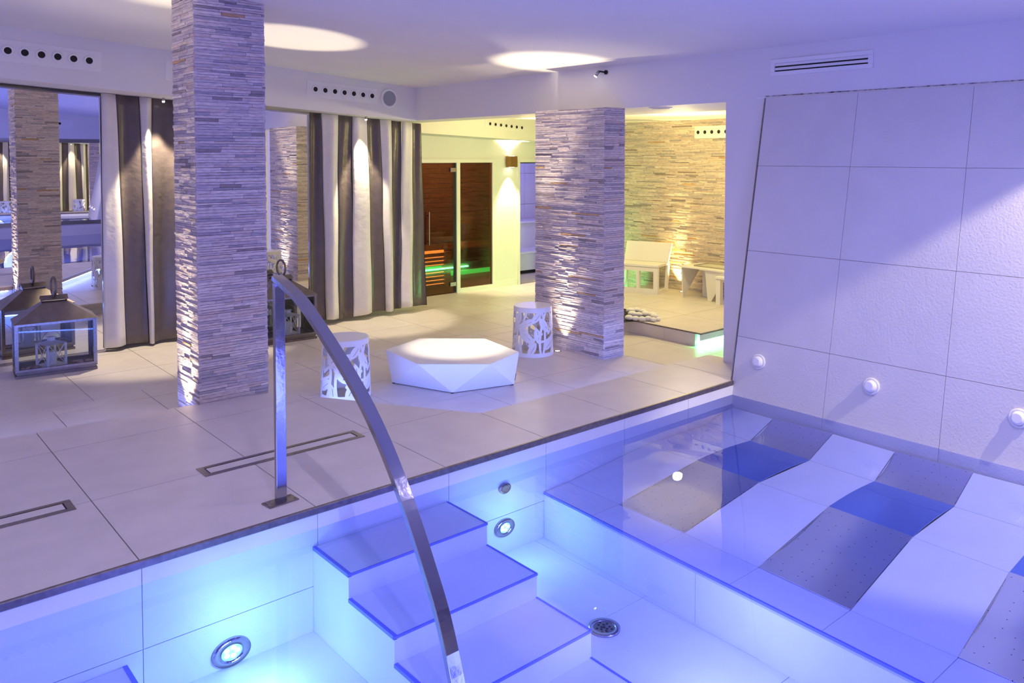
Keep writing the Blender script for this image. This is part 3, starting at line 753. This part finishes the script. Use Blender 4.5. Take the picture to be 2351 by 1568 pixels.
def stool(x, y, rz, label):
    t = thing('cutout_stool', label, 'stool', (x, y, ZM), (0, 0, rz), group='white cut-out stools')
    o = link(bpy.data.objects.new('shell', SHELL_ME), t); md = o.modifiers.new('s', 'SOLIDIFY'); md.thickness = .003; md.offset = -1
    MB().cyl((0,0,SH-.008), (0,0,1), .1665, .010, 48).obj('seat', WHITEP, t, False, .002)
    MB().ring((0,0,0), (0,0,1), .170, .184, .004, 48).obj('base_ring', WHITEP, t)
    MB().box(-.02, .02, -.003, 0, -.005, .005).obj('badge', STEEL, t).location = (.1715*math.cos(-2.45), .1715*math.sin(-2.45), .16)
pS = onz(793, 785, ZM+SH); stool(pS.x+.168*.485, pS.y+.168*.875, .35, 'white cut-out metal stool nearer the pool, half behind the handrail')
stool(4.812, 5.35, 2.0, 'white cut-out metal stool in front of the wide stone pillar')

# ------------------------------------------------------------------ faceted table
T = [onz(px, py, .11) for px, py in ((885.5,803),(958.7,836),(1125,836),(1191.7,808),(1113.5,777.4),(963.8,776.6))]
B3 = [onz(px, py, ZM+.006) for px, py in ((900,878),(1038.6,901.6),(1180,882))]
ctr = sum(T, Vector())/6
cb = Vector((ctr.x, ctr.y, ZM+.006))
# base corners: left, front, right measured; the hidden three mirrored through the centre
Bp = [B3[0], B3[1], B3[2]] + [Vector((2*cb.x-p.x, 2*cb.y-p.y, ZM+.006)) for p in B3]
t = thing('faceted_table', 'low white faceted hexagonal table lit from above', 'table', (ctr.x, ctr.y, ZM))
c = Vector((ctr.x, ctr.y, ZM)); V = [v-c for v in T]+[v-c for v in Bp]
fc = [(0,1,2,3,4,5)]
for k in range(6):     # top k lies between base k-1 and base k
    fc.append((k, 6+k, (k+1) % 6)); fc.append((k, 6+(k-1) % 6, 6+k))
fc.append(tuple(6+k for k in range(5, -1, -1)))
o = meshobj('body', V, fc, WHITEP, t); bmm = bmesh.new(); bmm.from_mesh(o.data); bmesh.ops.recalc_face_normals(bmm, faces=bmm.faces); bmm.to_mesh(o.data); bmm.free()
for p in Bp: MB().cyl((p-c)*.97+Vector((0,0,-.0)), (0,0,-1), .012, .0055, 10).obj('foot', DARK, t)
r_ = (Bp[2]-c); q_ = (T[3]-c); MB().bar(r_.lerp(q_, .12)*1.004, r_.lerp(q_, .34)*1.004, .006, .006).obj('badge', STEEL, t)

# ------------------------------------------------------------------ lanterns
def lantern(x, y, rz, label, inner):
    L, D, H = .625, .34, .46
    t = thing('floor_lantern', label, 'lantern', (x, y, ZB), (0, 0, rz), group='large metal lanterns')
    MB().box(-L/2, L/2, -D/2, D/2, 0, .022).box(-L/2+.012, L/2-.012, -D/2+.012, D/2-.012, .022, .040).box(-L/2, L/2, -D/2, D/2, .040, .055).obj('base', BRONZE, t)
    p = .028
    for sx in (-1, 1):
        for sy in (-1, 1):
            MB().box(sx*(L/2-p/2)-p/2, sx*(L/2-p/2)+p/2, sy*(D/2-p/2)-p/2, sy*(D/2-p/2)+p/2, .055, H).obj('post', STEELD, t)
    for za_, zb_ in ((H-.02, H), (.055, .070)):
        for sy in (-1, 1): MB().box(-L/2+p, L/2-p, sy*(D/2-p/2)-p/2, sy*(D/2-p/2)+p/2, za_, zb_).obj('rail', STEELD, t)
        for sx in (-1, 1): MB().box(sx*(L/2-p/2)-p/2, sx*(L/2-p/2)+p/2, -D/2+p, D/2-p, za_, zb_).obj('rail', STEELD, t)
    for sy in (-1, 1): MB().box(-L/2+p, L/2-p, sy*(D/2-.010)-.0015, sy*(D/2-.010)+.0015, .070, H-.02).obj('pane', GLASS, t)
    for sx in (-1, 1): MB().box(sx*(L/2-.010)-.0015, sx*(L/2-.010)+.0015, -D/2+p, D/2-p, .070, H-.02).obj('pane', GLASS, t)
    a, b, z1 = .095, .055, H+.150
    MB().hexa([(-L/2-.008,-D/2-.008,H),(L/2+.008,-D/2-.008,H),(L/2+.008,D/2+.008,H),(-L/2-.008,D/2+.008,H),(-a,-b,z1),(a,-b,z1),(a,b,z1),(-a,b,z1)]).obj('roof', BRONZE, t)
    cp = MB()
    for sx in (-1, 1): cp.hexa([(sx*a-.003,-b,z1),(sx*a+.003,-b,z1),(sx*a+.003,b,z1),(sx*a-.003,b,z1),(sx*a*1.04-.003,-.01,z1+.045),(sx*a*1.04+.003,-.01,z1+.045),(sx*a*1.04+.003,.01,z1+.045),(sx*a*1.04-.003,.01,z1+.045)])
    cp.hexa([(-a-.012,-b-.006,z1+.020),(a+.012,-b-.006,z1+.020),(a+.012,0,z1+.054),(-a-.012,0,z1+.054),(-a-.012,-b-.006,z1+.023),(a+.012,-b-.006,z1+.023),(a+.012,0,z1+.057),(-a-.012,0,z1+.057)])
    cp.hexa([(-a-.012,0,z1+.054),(a+.012,0,z1+.054),(a+.012,b+.006,z1+.020),(-a-.012,b+.006,z1+.020),(-a-.012,0,z1+.057),(a+.012,0,z1+.057),(a+.012,b+.006,z1+.023),(-a-.012,b+.006,z1+.023)])
    cp.obj('vent_cap', BRONZE, t)
    MB().cyl((0,0,z1+.055), (0,0,1), .012, .03, 12).obj('ring_mount', STEELD, t)
    MB().torus((0,0,z1+.055+.075), (1,.15,0), .080, .011, 32, 8).obj('ring_handle', BRONZE, t, True)
    return t
R1 = -.10
a1 = Vector((1.251, 7.91)); ca, sa = math.cos(R1), math.sin(R1)
LC = (a1.x+ca*.3125-sa*.17, a1.y+sa*.3125+ca*.17)
lantern(LC[0], LC[1], R1, 'large metal and glass lantern with hipped roof left of the curtain', True)
b1 = Vector((3.931, 7.708)); R2 = -.03
L2 = (b1.x-.3125+.0, b1.y+.17)
lantern(L2[0], L2[1], R2, 'large metal and glass lantern half hidden behind the near pillar and handrail', True)
def small_lantern(x, y, rz, label):
    t = thing('small_lantern', label, 'lantern', (x, y, ZB+.0565), (0, 0, rz), group='small white lanterns')
    w, h, p = .088, .195, .014
    MB().box(-w, w, -w, w, 0, .012).obj('base', WHITEP, t)
    for sx in (-1, 1):
        for sy in (-1, 1): MB().box(sx*(w-p/2)-p/2, sx*(w-p/2)+p/2, sy*(w-p/2)-p/2, sy*(w-p/2)+p/2, .012, h).obj('post', WHITEP, t)
    for k in range(4):
        A = k*math.pi/2; cA, sA = math.cos(A), math.sin(A); Rt = lambda u, v, z: (u*cA-v*sA, u*sA+v*cA, z)
        MB().bar(Rt(-w+p, -w+.006, .014), Rt(w-p, -w+.006, h), .004).bar(Rt(w-p, -w+.006, .014), Rt(-w+p, -w+.006, h), .004).obj('cross_bars', WHITEP, t)
    MB().hexa([(-w-.008,-w-.008,h),(w+.008,-w-.008,h),(w+.008,w+.008,h),(-w-.008,w+.008,h),(-.03,-.03,h+.022),(.03,-.03,h+.022),(.03,.03,h+.022),(-.03,.03,h+.022)]).obj('roof', WHITEP, t)
    MB().box(-.022,.022,-.022,.022,h+.022,h+.050).box(-.03,.03,-.03,.03,h+.050,h+.056).obj('chimney', WHITEP, t)
    MB().torus((0,0,h+.02), (0,1,0), .085, .0022, 24, 6, -math.pi/2, math.pi/2).obj('bail_handle', STEELD, t, True)
    cnd = MB().cyl((x,y,ZB+.0565+.0125), (0,0,1), .042, .11, 20).obj('candle', WAX)
    tag(cnd, 'thick white candle inside the '+label.split(' inside')[0].split('white ')[-1]+(' left of the curtain' if x < 2.5 else ' behind the handrail'), 'candle', 'candles in the small lanterns')
small_lantern(LC[0]-.035, LC[1]-.035, .35, 'small white lantern with crossed sides inside the left floor lantern')
small_lantern(L2[0]+.06, L2[1]-.02, .1, 'small white lantern inside the floor lantern behind the handrail')
def shells(cx, cy, n, where):
    for i in range(n):
        r = random.Random(i*7+int(cx*100)); x = cx+r.uniform(-.075,.075); y = cy+r.uniform(-.035,.035); a = r.uniform(0, 6.3)
        v = []; f = []; m = 9; R = r.uniform(.028,.042)
        for k in range(4):
            for j in range(m):
                th = math.pi*(j/(m-1)-.5)*.9; rr = R*k/3; rip = 1+.06*math.cos(j*math.pi)
                v.append((rr*math.cos(th)*rip, rr*math.sin(th), .014*math.sin(math.pi*min(1,.15+k/3*.8))*(1+.3*math.cos(j*math.pi))))
        for k in range(3):
            for j in range(m-1): f.append((k*m+j, k*m+m+j, k*m+m+j+1, k*m+j+1))
        o = meshobj('seashell', v, f, SHELL, None, True, (x, y, ZB+.058)); o.rotation_euler = (r.uniform(-.15,.15), r.uniform(-.1,.1), a)
        md = o.modifiers.new('s','SOLIDIFY'); md.thickness = .003
        tag(o, 'blush pink shell lying in '+where, 'shell', 'shells in '+where)
shells(LC[0]+.20, LC[1]-.09, 6, 'the right half of the left floor lantern')
shells(LC[0]-.21, LC[1]-.07, 6, 'the left half of the left floor lantern')

# ------------------------------------------------------------------ far wall: sauna front and steam room
YS = 9.03
def sx_(px): return ony(px, 520, YS).x
wf = thing('wall_far', 'cream wall around the sauna glass and steam room door', 'wall', (7, YS, ZB), kind='structure')
xg0, xg1, xw0, xw1, xd0 = 5.95, sx_(1047), sx_(1055), sx_(1129), sx_(1188)
zt = 1.545
rel(MB().box(5.45, 5.95, YS, YS+.10, -.36, 2.4).box(5.95, 8.8, YS, YS+.10, zt+.02, 2.4).box(sx_(1135), xd0, YS, YS+.10, -.36, zt+.02).box(8.55, 8.8, YS, YS+.1, -.36, zt+.02).obj('plaster', PLASTER_Y, wf), wf)
rel(MB().box(sx_(1135)+.01, xd0-.005, YS-.008, YS, ZB, ZB+.09).obj('baseboard', CREAMP, wf), wf)
t = thing('door_1', 'brown glass sauna door and side window in a pale frame', 'door', (6.7, YS, ZB), kind='structure')
fr = MB().box(xg1, xw0, YS-.02, YS+.04, ZB, zt-.03).box(xg0, sx_(1135), YS-.02, YS+.04, zt-.03, zt+.02).box(xw1, sx_(1135), YS-.02, YS+.04, ZB, zt-.03).box(xw0, xw1, YS-.02, YS+.04, ZB, ZB+.06).box(xg0-.02, xg0, YS-.02, YS+.04, ZB, zt-.03)
rel(fr.obj('frame', CREAMP, t), t)
rel(MB().box(xg0, xg1-.045, YS, YS+.008, ZB+.012, zt-.03).obj('door_leaf', BGLASS, t), t)
rel(MB().box(xg1-.045, xg1, YS+.002, YS+.006, ZB+.012, zt-.03).obj('seal', DARK, t), t)
rel(MB().box(xw0, xw1, YS, YS+.008, ZB+.06, zt-.03).obj('window_glass', BGLASS, t), t)
for py in (390, 652):
    p = ony(1040, py, YS); rel(MB().box(p.x-.055, p.x+.045, YS-.018, YS+.016, p.z-.028, p.z+.028).obj('hinge', STEEL, t, False, .003), t)
p0, p1 = ony(985, 487, YS-.04), ony(985, 563, YS-.04)
rel(MB().bar(p0, p1, .016).bar(p0+Vector((0,0,-.05)), p0+Vector((0,.04,-.05)), .012).bar(p1+Vector((0,0,.05)), p1+Vector((0,.04,.05)), .012).obj('door_handle', STEEL, t), t)
# sauna room
sr = thing('wall_sauna', 'dark wooden sauna interior behind the brown glass', 'wall', (6.7, 11, ZB), kind='structure')
SP = [(5.2, YS+.1), (7.47, YS+.1), (9.05, 11.02), (5.2, 11.02)]
def strip_wall(a, b, z0, z1, th):
    a, b = Vector((*a, 0)), Vector((*b, 0)); n = (b-a).normalized().cross(Vector((0,0,1)))*th
    return MB().prism([(a.x,a.y),(b.x,b.y),((b+n).x,(b+n).y),((a+n).x,(a+n).y)], z0, z1)
rel(MB().prism(SP, 2.0, 2.08).prism(SP, -.36, ZB).obj('shell', WOOD, sr), sr)
z = ZB
while z < 1.95:
    rel(MB().box(5.2, 9.05, 11.0, 11.02, z+.004, z+.076).obj('plank', WOOD, sr), sr)
    rel(strip_wall(SP[1], SP[2], z+.004, z+.076, .02).obj('plank', WOOD, sr), sr)
    rel(MB().box(5.18, 5.2, YS+.11, 11.0, z+.004, z+.076).obj('plank', WOOD, sr), sr); z += .08
rel(MB().box(5.1, 9.1, 11.03, 11.06, -.36, 2.1).box(5.1, 5.17, YS+.1, 11.06, -.36, 2.1).obj('backing', DARK, sr), sr)
rel(strip_wall((7.50, YS+.1), (9.09, 11.03), -.36, 2.1, .04).obj('backing', DARK, sr), sr)
t = thing('sauna_bench', 'wooden sauna bench with a green light strip behind brown glass', 'bench', (7.6, 10.5, ZB))
for k in range(4): rel(MB().box(6.9, 8.40+.12*k, 10.35+.16*k, 10.48+.16*k, .14, .17).obj('slat', WOODL, t), t)
pb = ony(1092, 622, 10.32)
rel(MB().box(6.9, 8.44, 10.40, 10.44, ZB, pb.z+.03).obj('front_board', WOODL, t), t)
rel(MB().box(6.9, 8.43, 10.325, 10.34, pb.z-.035, pb.z+.035).obj('light_strip', LEDG2, t), t)
t = thing('heater_guard', 'slatted wooden heater guard with amber gaps behind the sauna door', 'guard', (6.2, 9.7, ZB))
hx0, hx1 = ony(945, 600, 9.6).x, ony(1022, 600, 9.6).x
zz = [ony(1000, py, 9.6).z for py in (585, 655)]
rel(MB().box(hx0, hx1, 9.63, 9.66, ZB, ony(1000,576,9.6).z).obj('backing', LEDO, t), t)
n = 8
for k in range(n+1):
    z = zz[1]+(zz[0]-zz[1])*k/n
    rel(MB().box(hx0, hx1+.09, 9.60, 9.625, z-.030 if k else ZB, z+.008 if k < n else z+.02).obj('slat', WOODL, t), t)
rel(MB().box(hx1-.005, hx1+.10, 9.595, 9.67, ZB, zz[0]+.03).obj('post', WOODL, t), t)
gz = ony(1000, 616, 9.59).z
rel(MB().box(hx0, ony(1014,616,9.59).x, 9.585, 9.597, gz-.03, gz+.03).obj('light_strip', LEDG2, t), t)
# steam room
t = thing('door_2', 'open doorway to the blue lit steam room beside the sauna', 'door', (8.2, YS, ZB), kind='structure')
rel(MB().box(xd0, xd0+.035, YS-.02, YS+.1, ZB, zt-.03).box(xd0, 8.6, YS-.02, YS+.1, zt-.03, zt+.02).obj('frame', CREAMP, t), t)
rel(MB().box(xd0+.035, 8.58, YS+.02, YS+.06, zt-.045, zt-.03).obj('seal', DARK, t), t)
sm = thing('wall_steam', 'blue lit tiled steam room seen through the doorway', 'wall', (8.5, 10.5, ZB), kind='structure')
TP = [(7.80, YS+.1), (9.9, YS+.1), (9.9, 10.7), (9.12, 10.7)]
rel(MB().prism(TP, 2.0, 2.08).prism(TP, -.36, ZB).box(9.1, 9.9, 10.62, 10.7, -.36, 2.1).box(9.85, 9.9, YS+.1, 10.7, -.36, 2.1).obj('shell', GROUTL, sm), sm)
rel(strip_wall((9.12, 10.7), (7.80, YS+.1), -.36, 2.1, -.03).obj('backing', GROUTL, sm), sm)
for a in (9.02, 9.34):
    for z in (ZB, .25, .78, 1.31): rel(MB().box(a+.003, a+.317, 10.60, 10.62, z+.003, z+.527).obj('tile', TILEW, sm), sm)
t = thing('steam_bench', 'two tiered tiled bench in the blue steam room', 'bench', (8.7, 10.2, ZB))
za, zb = ony(1210, 578, 9.75).z, ony(1210, 508, 10.15).z
def wedge(y0, z0, z1, nm, m): rel(MB().prism([(.835*(y0-9.13)+7.84, y0), (9.84, y0), (9.84, 10.59), (.835*(10.59-9.13)+7.84, 10.59)], z0, z1).obj(nm, m, t), t)
wedge(9.78, ZB+.06, za-.03, 'body', TILEW); wedge(10.18, za, zb-.03, 'body', TILEW)
wedge(9.75, za-.03, za, 'lower_seat', WHITEP); wedge(10.15, zb-.03, zb, 'upper_seat', WHITEP); wedge(9.82, ZB, ZB+.06, 'plinth', DARK)
# sconce
p = ony(1167, 371, YS)
t = thing('wall_sconce', 'square bronze sconce throwing warm light up and down the wall by the sauna', 'sconce', (p.x, YS, p.z))
MB().box(-.065, .065, -.13, -.02, -.078, .078).obj('body', SCON, t, False, .003)
MB().cyl((0,-.02,0), (0,1,0), .03, .02, 12).obj('mount', SCON, t)
MB().cyl((0,-.075,.078), (0,0,1), .04, .002, 16).obj('lens', LAMPW, t); MB().cyl((0,-.075,-.078), (0,0,-1), .04, .002, 16).obj('lens', LAMPW, t)

# ------------------------------------------------------------------ lounge platform with furniture
ZP = -.14
PX0, PY0 = 6.6, 4.865
pf = thing('lounge_platform', 'raised tiled platform in the lounge with green light under its edge', 'platform', (7.5, 6, ZB))
rel(MB().box(PX0+.012, 8.57, PY0+.06, 7.2, ZB+.0005, ZP-.012).obj('core', TILEW, pf), pf)
for a, b in zip((4.93, 5.32, 6.02, 6.72), (5.32, 6.02, 6.72, 7.2)):
    rel(MB().box(PX0, PX0+.011, a+.001, b-.001, ZB+.001, ZP-.014).obj('front_tile', TILE, pf), pf)
rel(MB().box(PX0-.002, 8.57, PY0, PY0+.011, ZP-.075, ZP-.013).obj('side_tile', TILEW, pf), pf)
rel(MB().box(PX0-.004, PX0+.02, PY0-.004, 7.2, ZP-.0135, ZP-.0005).box(PX0+.02, 8.57, PY0-.004, PY0+.02, ZP-.0135, ZP-.0005).obj('edge_profile', EDGE, pf), pf)
for a in rng(PX0, 8.5, .66, PX0)[:4]:
    for b in rng(PY0, 7.6, .70, PY0)[:5]:
        q = clip([(PX0,PY0),(8.57,PY0),(8.57,7.2),(PX0,7.2)], a+.002, a+.658, b+.002, b+.698)
        if len(q) > 2 and area(q) > .002: rel(MB().prism(q, ZP-.0005, ZP+.001).obj('tile', TILE, pf), pf)
led('led_strip', (6.7, 7.215, ZP-.09), (8.3, 7.215, ZP-.09), LEDG, 'green LED strip under the far side of the lounge platform facing the sauna', .02, .02)
led('led_strip', (PX0+.01, PY0+.045, ZP-.10), (8.5, PY0+.045, ZP-.10), LEDG, 'green LED strip under the side of the lounge platform', .02, .02)
ZT = ZP+.0015
# lounge chair, turned towards the pool
t = thing('lounge_chair', 'cream angular lounge chair with hollow base against the stone wall', 'chair', (8.04, 6.59, ZT), (0, 0, math.radians(18)))
zs_ = upz(1508, 616, 8.04, 6.59)-ZT; zbk = upz(1541, 557, 8.47, 6.74)-ZT
w_, wd = .06, .60
MB().box(0,.05,0,wd,0,w_).box(0,.05,0,wd,zs_-.05,zs_).box(0,.05,0,w_,w_,zs_-.05).box(0,.05,wd-w_,wd,w_,zs_-.05).box(0,.05,wd*.42,wd*.42+.04,w_,zs_-.05).obj('front_frame', CREAMP, t)
for y in (0, wd-.03):
    MB().hexa([(.05,y,0),(.36,y,0),(.36,y+.03,0),(.05,y+.03,0),(.05,y,.045),(.37,y,.045),(.37,y+.03,.045),(.05,y+.03,.045)]).hexa([(.31,y,.045),(.37,y,.045),(.37,y+.03,.045),(.31,y+.03,.045),(.36,y,zs_),(.42,y,zs_),(.42,y+.03,zs_),(.36,y+.03,zs_)]).obj('side_frame', CREAMP, t)
MB().box(-.005,.40,-.005,wd+.005,zs_+.004,zs_+.035).obj('seat', CREAMP, t, False, .004)
MB().hexa([(.33,-.005,zs_+.036),(.38,-.005,zs_+.036),(.38,wd,zs_+.036),(.33,wd,zs_+.036),(.41,-.03,zbk),(.45,-.03,zbk),(.45,wd,zbk),(.41,wd,zbk)]).obj('backrest', CREAMP, t, False, .004)
# table
t = thing('side_table', 'cream angular side table on slanted plate legs beside the lounge chair', 'table', (8.3, 6.0, ZT))
zt_ = upz(1567, 609, 8.13, 6.27)
rel(MB().prism([(8.08,6.29),(8.08,5.55),(8.52,5.55),(8.52,6.29)], zt_-.02, zt_).obj('top', CREAMP, t, False, .003), t)
rel(MB().hexa([(8.12,6.255,ZT),(8.135,6.255,ZT),(8.135,6.27,ZT),(8.12,6.27,ZT),(8.10,6.255,zt_-.02),(8.50,6.255,zt_-.02),(8.50,6.27,zt_-.02),(8.10,6.27,zt_-.02)]).obj('leg', CREAMP, t), t)
rel(MB().hexa([(8.38,6.04,ZT),(8.395,6.04,ZT),(8.395,6.16,ZT),(8.38,6.16,ZT),(8.38,6.04,zt_-.02),(8.395,6.04,zt_-.02),(8.395,6.16,zt_-.02),(8.38,6.16,zt_-.02)]).obj('leg', CREAMP, t), t)
rel(MB().hexa([(8.16,5.87,ZT),(8.175,5.87,ZT),(8.175,5.92,ZT),(8.16,5.92,ZT),(8.10,5.60,zt_-.02),(8.115,5.60,zt_-.02),(8.115,5.92,zt_-.02),(8.10,5.92,zt_-.02)]).obj('leg', CREAMP, t), t)
t = thing('glass_tray', 'flat glass tray on the lounge side table', 'tray', (8.3, 5.9, zt_+.0005))
MB().box(-.129, .129, -.219, .219, 0, .008).obj('dish', mat('frosted_glass', (.66,.66,.54), .25), t); MB().box(-.14,.14,-.23,-.22,0,.018).box(-.14,.14,.22,.23,0,.018).box(-.14,-.13,-.22,.22,0,.018).box(.13,.14,-.22,.22,0,.018).obj('rim', mat('smoked_rim', (.40,.36,.24), .3), t)
# second chair, cut by the post
t = thing('lounge_chair', 'cream lounge chair half hidden behind the slim white post', 'chair', (7.75, 5.45, ZT))
q = onz(1643, 699, ZT); z2 = upz(1643, 641, q.x, q.y)
ax, ay = q.x, q.y
rel(MB().box(ax,ax+.24,ay-.06,ay,ZT,ZT+.05).box(ax,ax+.06,ay-.06,ay,ZT+.05,z2-.04).box(ax,ax+.24,ay-.06,ay,z2-.04,z2).box(ax+.18,ax+.24,ay-.06,ay,ZT+.05,z2-.04).obj('side_frame', CREAMP, t), t)
rel(MB().box(ax,ax+.24,ay-.6,ay-.54,ZT,z2).obj('side_frame', CREAMP, t), t)
rel(MB().box(ax-.01,ax+.25,ay-.6,ay+.005,z2+.004,z2+.035).obj('seat', CREAMP, t, False, .004), t)
# pebbles
t = thing('pebble_recess', 'dark triangular recess for white pebbles in the lounge platform', 'recess', (6.85, 5.8, ZP+.001))
tri = [onz(1424, 742, ZP), onz(1514, 731, ZP), onz(1430, 708, ZP)]
rel(MB().prism([(p.x,p.y) for p in tri], ZP+.0011, ZP+.003).obj('tray', DARK, t), t)
PP = [(1448,716,10),(1462,714,9),(1476,718,9),(1452,724,10),(1466,725,9),(1482,724,10),(1497,726,10),(1459,733,8),(1474,734,8),(1488,733,8),(1502,729,9),(1500,735,7),(1444,732,9),(1511,733,6)]
for i, (px, py, rr) in enumerate(PP):
    p = onz(px, py+4, ZP); rad = rr*.0046
    bmm = bmesh.new(); bmesh.ops.create_icosphere(bmm, subdivisions=2, radius=1)
    r = random.Random(i); 
    for v in bmm.verts:
        v.co = Vector((v.co.x*rad*r.uniform(.97,1.03)*1.15, v.co.y*rad, v.co.z*rad*.72))
    me = bpy.data.meshes.new('pebble'); bmm.to_mesh(me); bmm.free(); me.materials.append(PEB)
    me.polygons.foreach_set('use_smooth', [True]*len(me.polygons))
    o = link(bpy.data.objects.new('pebble', me)); o.location = (p.x, p.y, ZP+.003+rad*.70); o.rotation_euler = (0, 0, r.uniform(0, 3))
    tag(o, 'smooth white pebble in the heap on the lounge platform', 'pebble', 'white pebbles on the platform')
for y, lb in ((6.66, 'recessed uplight at the foot of the lounge stone wall beside the chair'),):
    t = thing('floor_uplight', lb, 'uplight', (8.46, y-.12, ZT)); MB().ring((0,0,0), (0,0,1), .022, .034, .004).obj('rim', STEEL, t, True); MB().cyl((0,0,0), (0,0,1), .022, .002, 16).obj('lens', LAMPW, t)
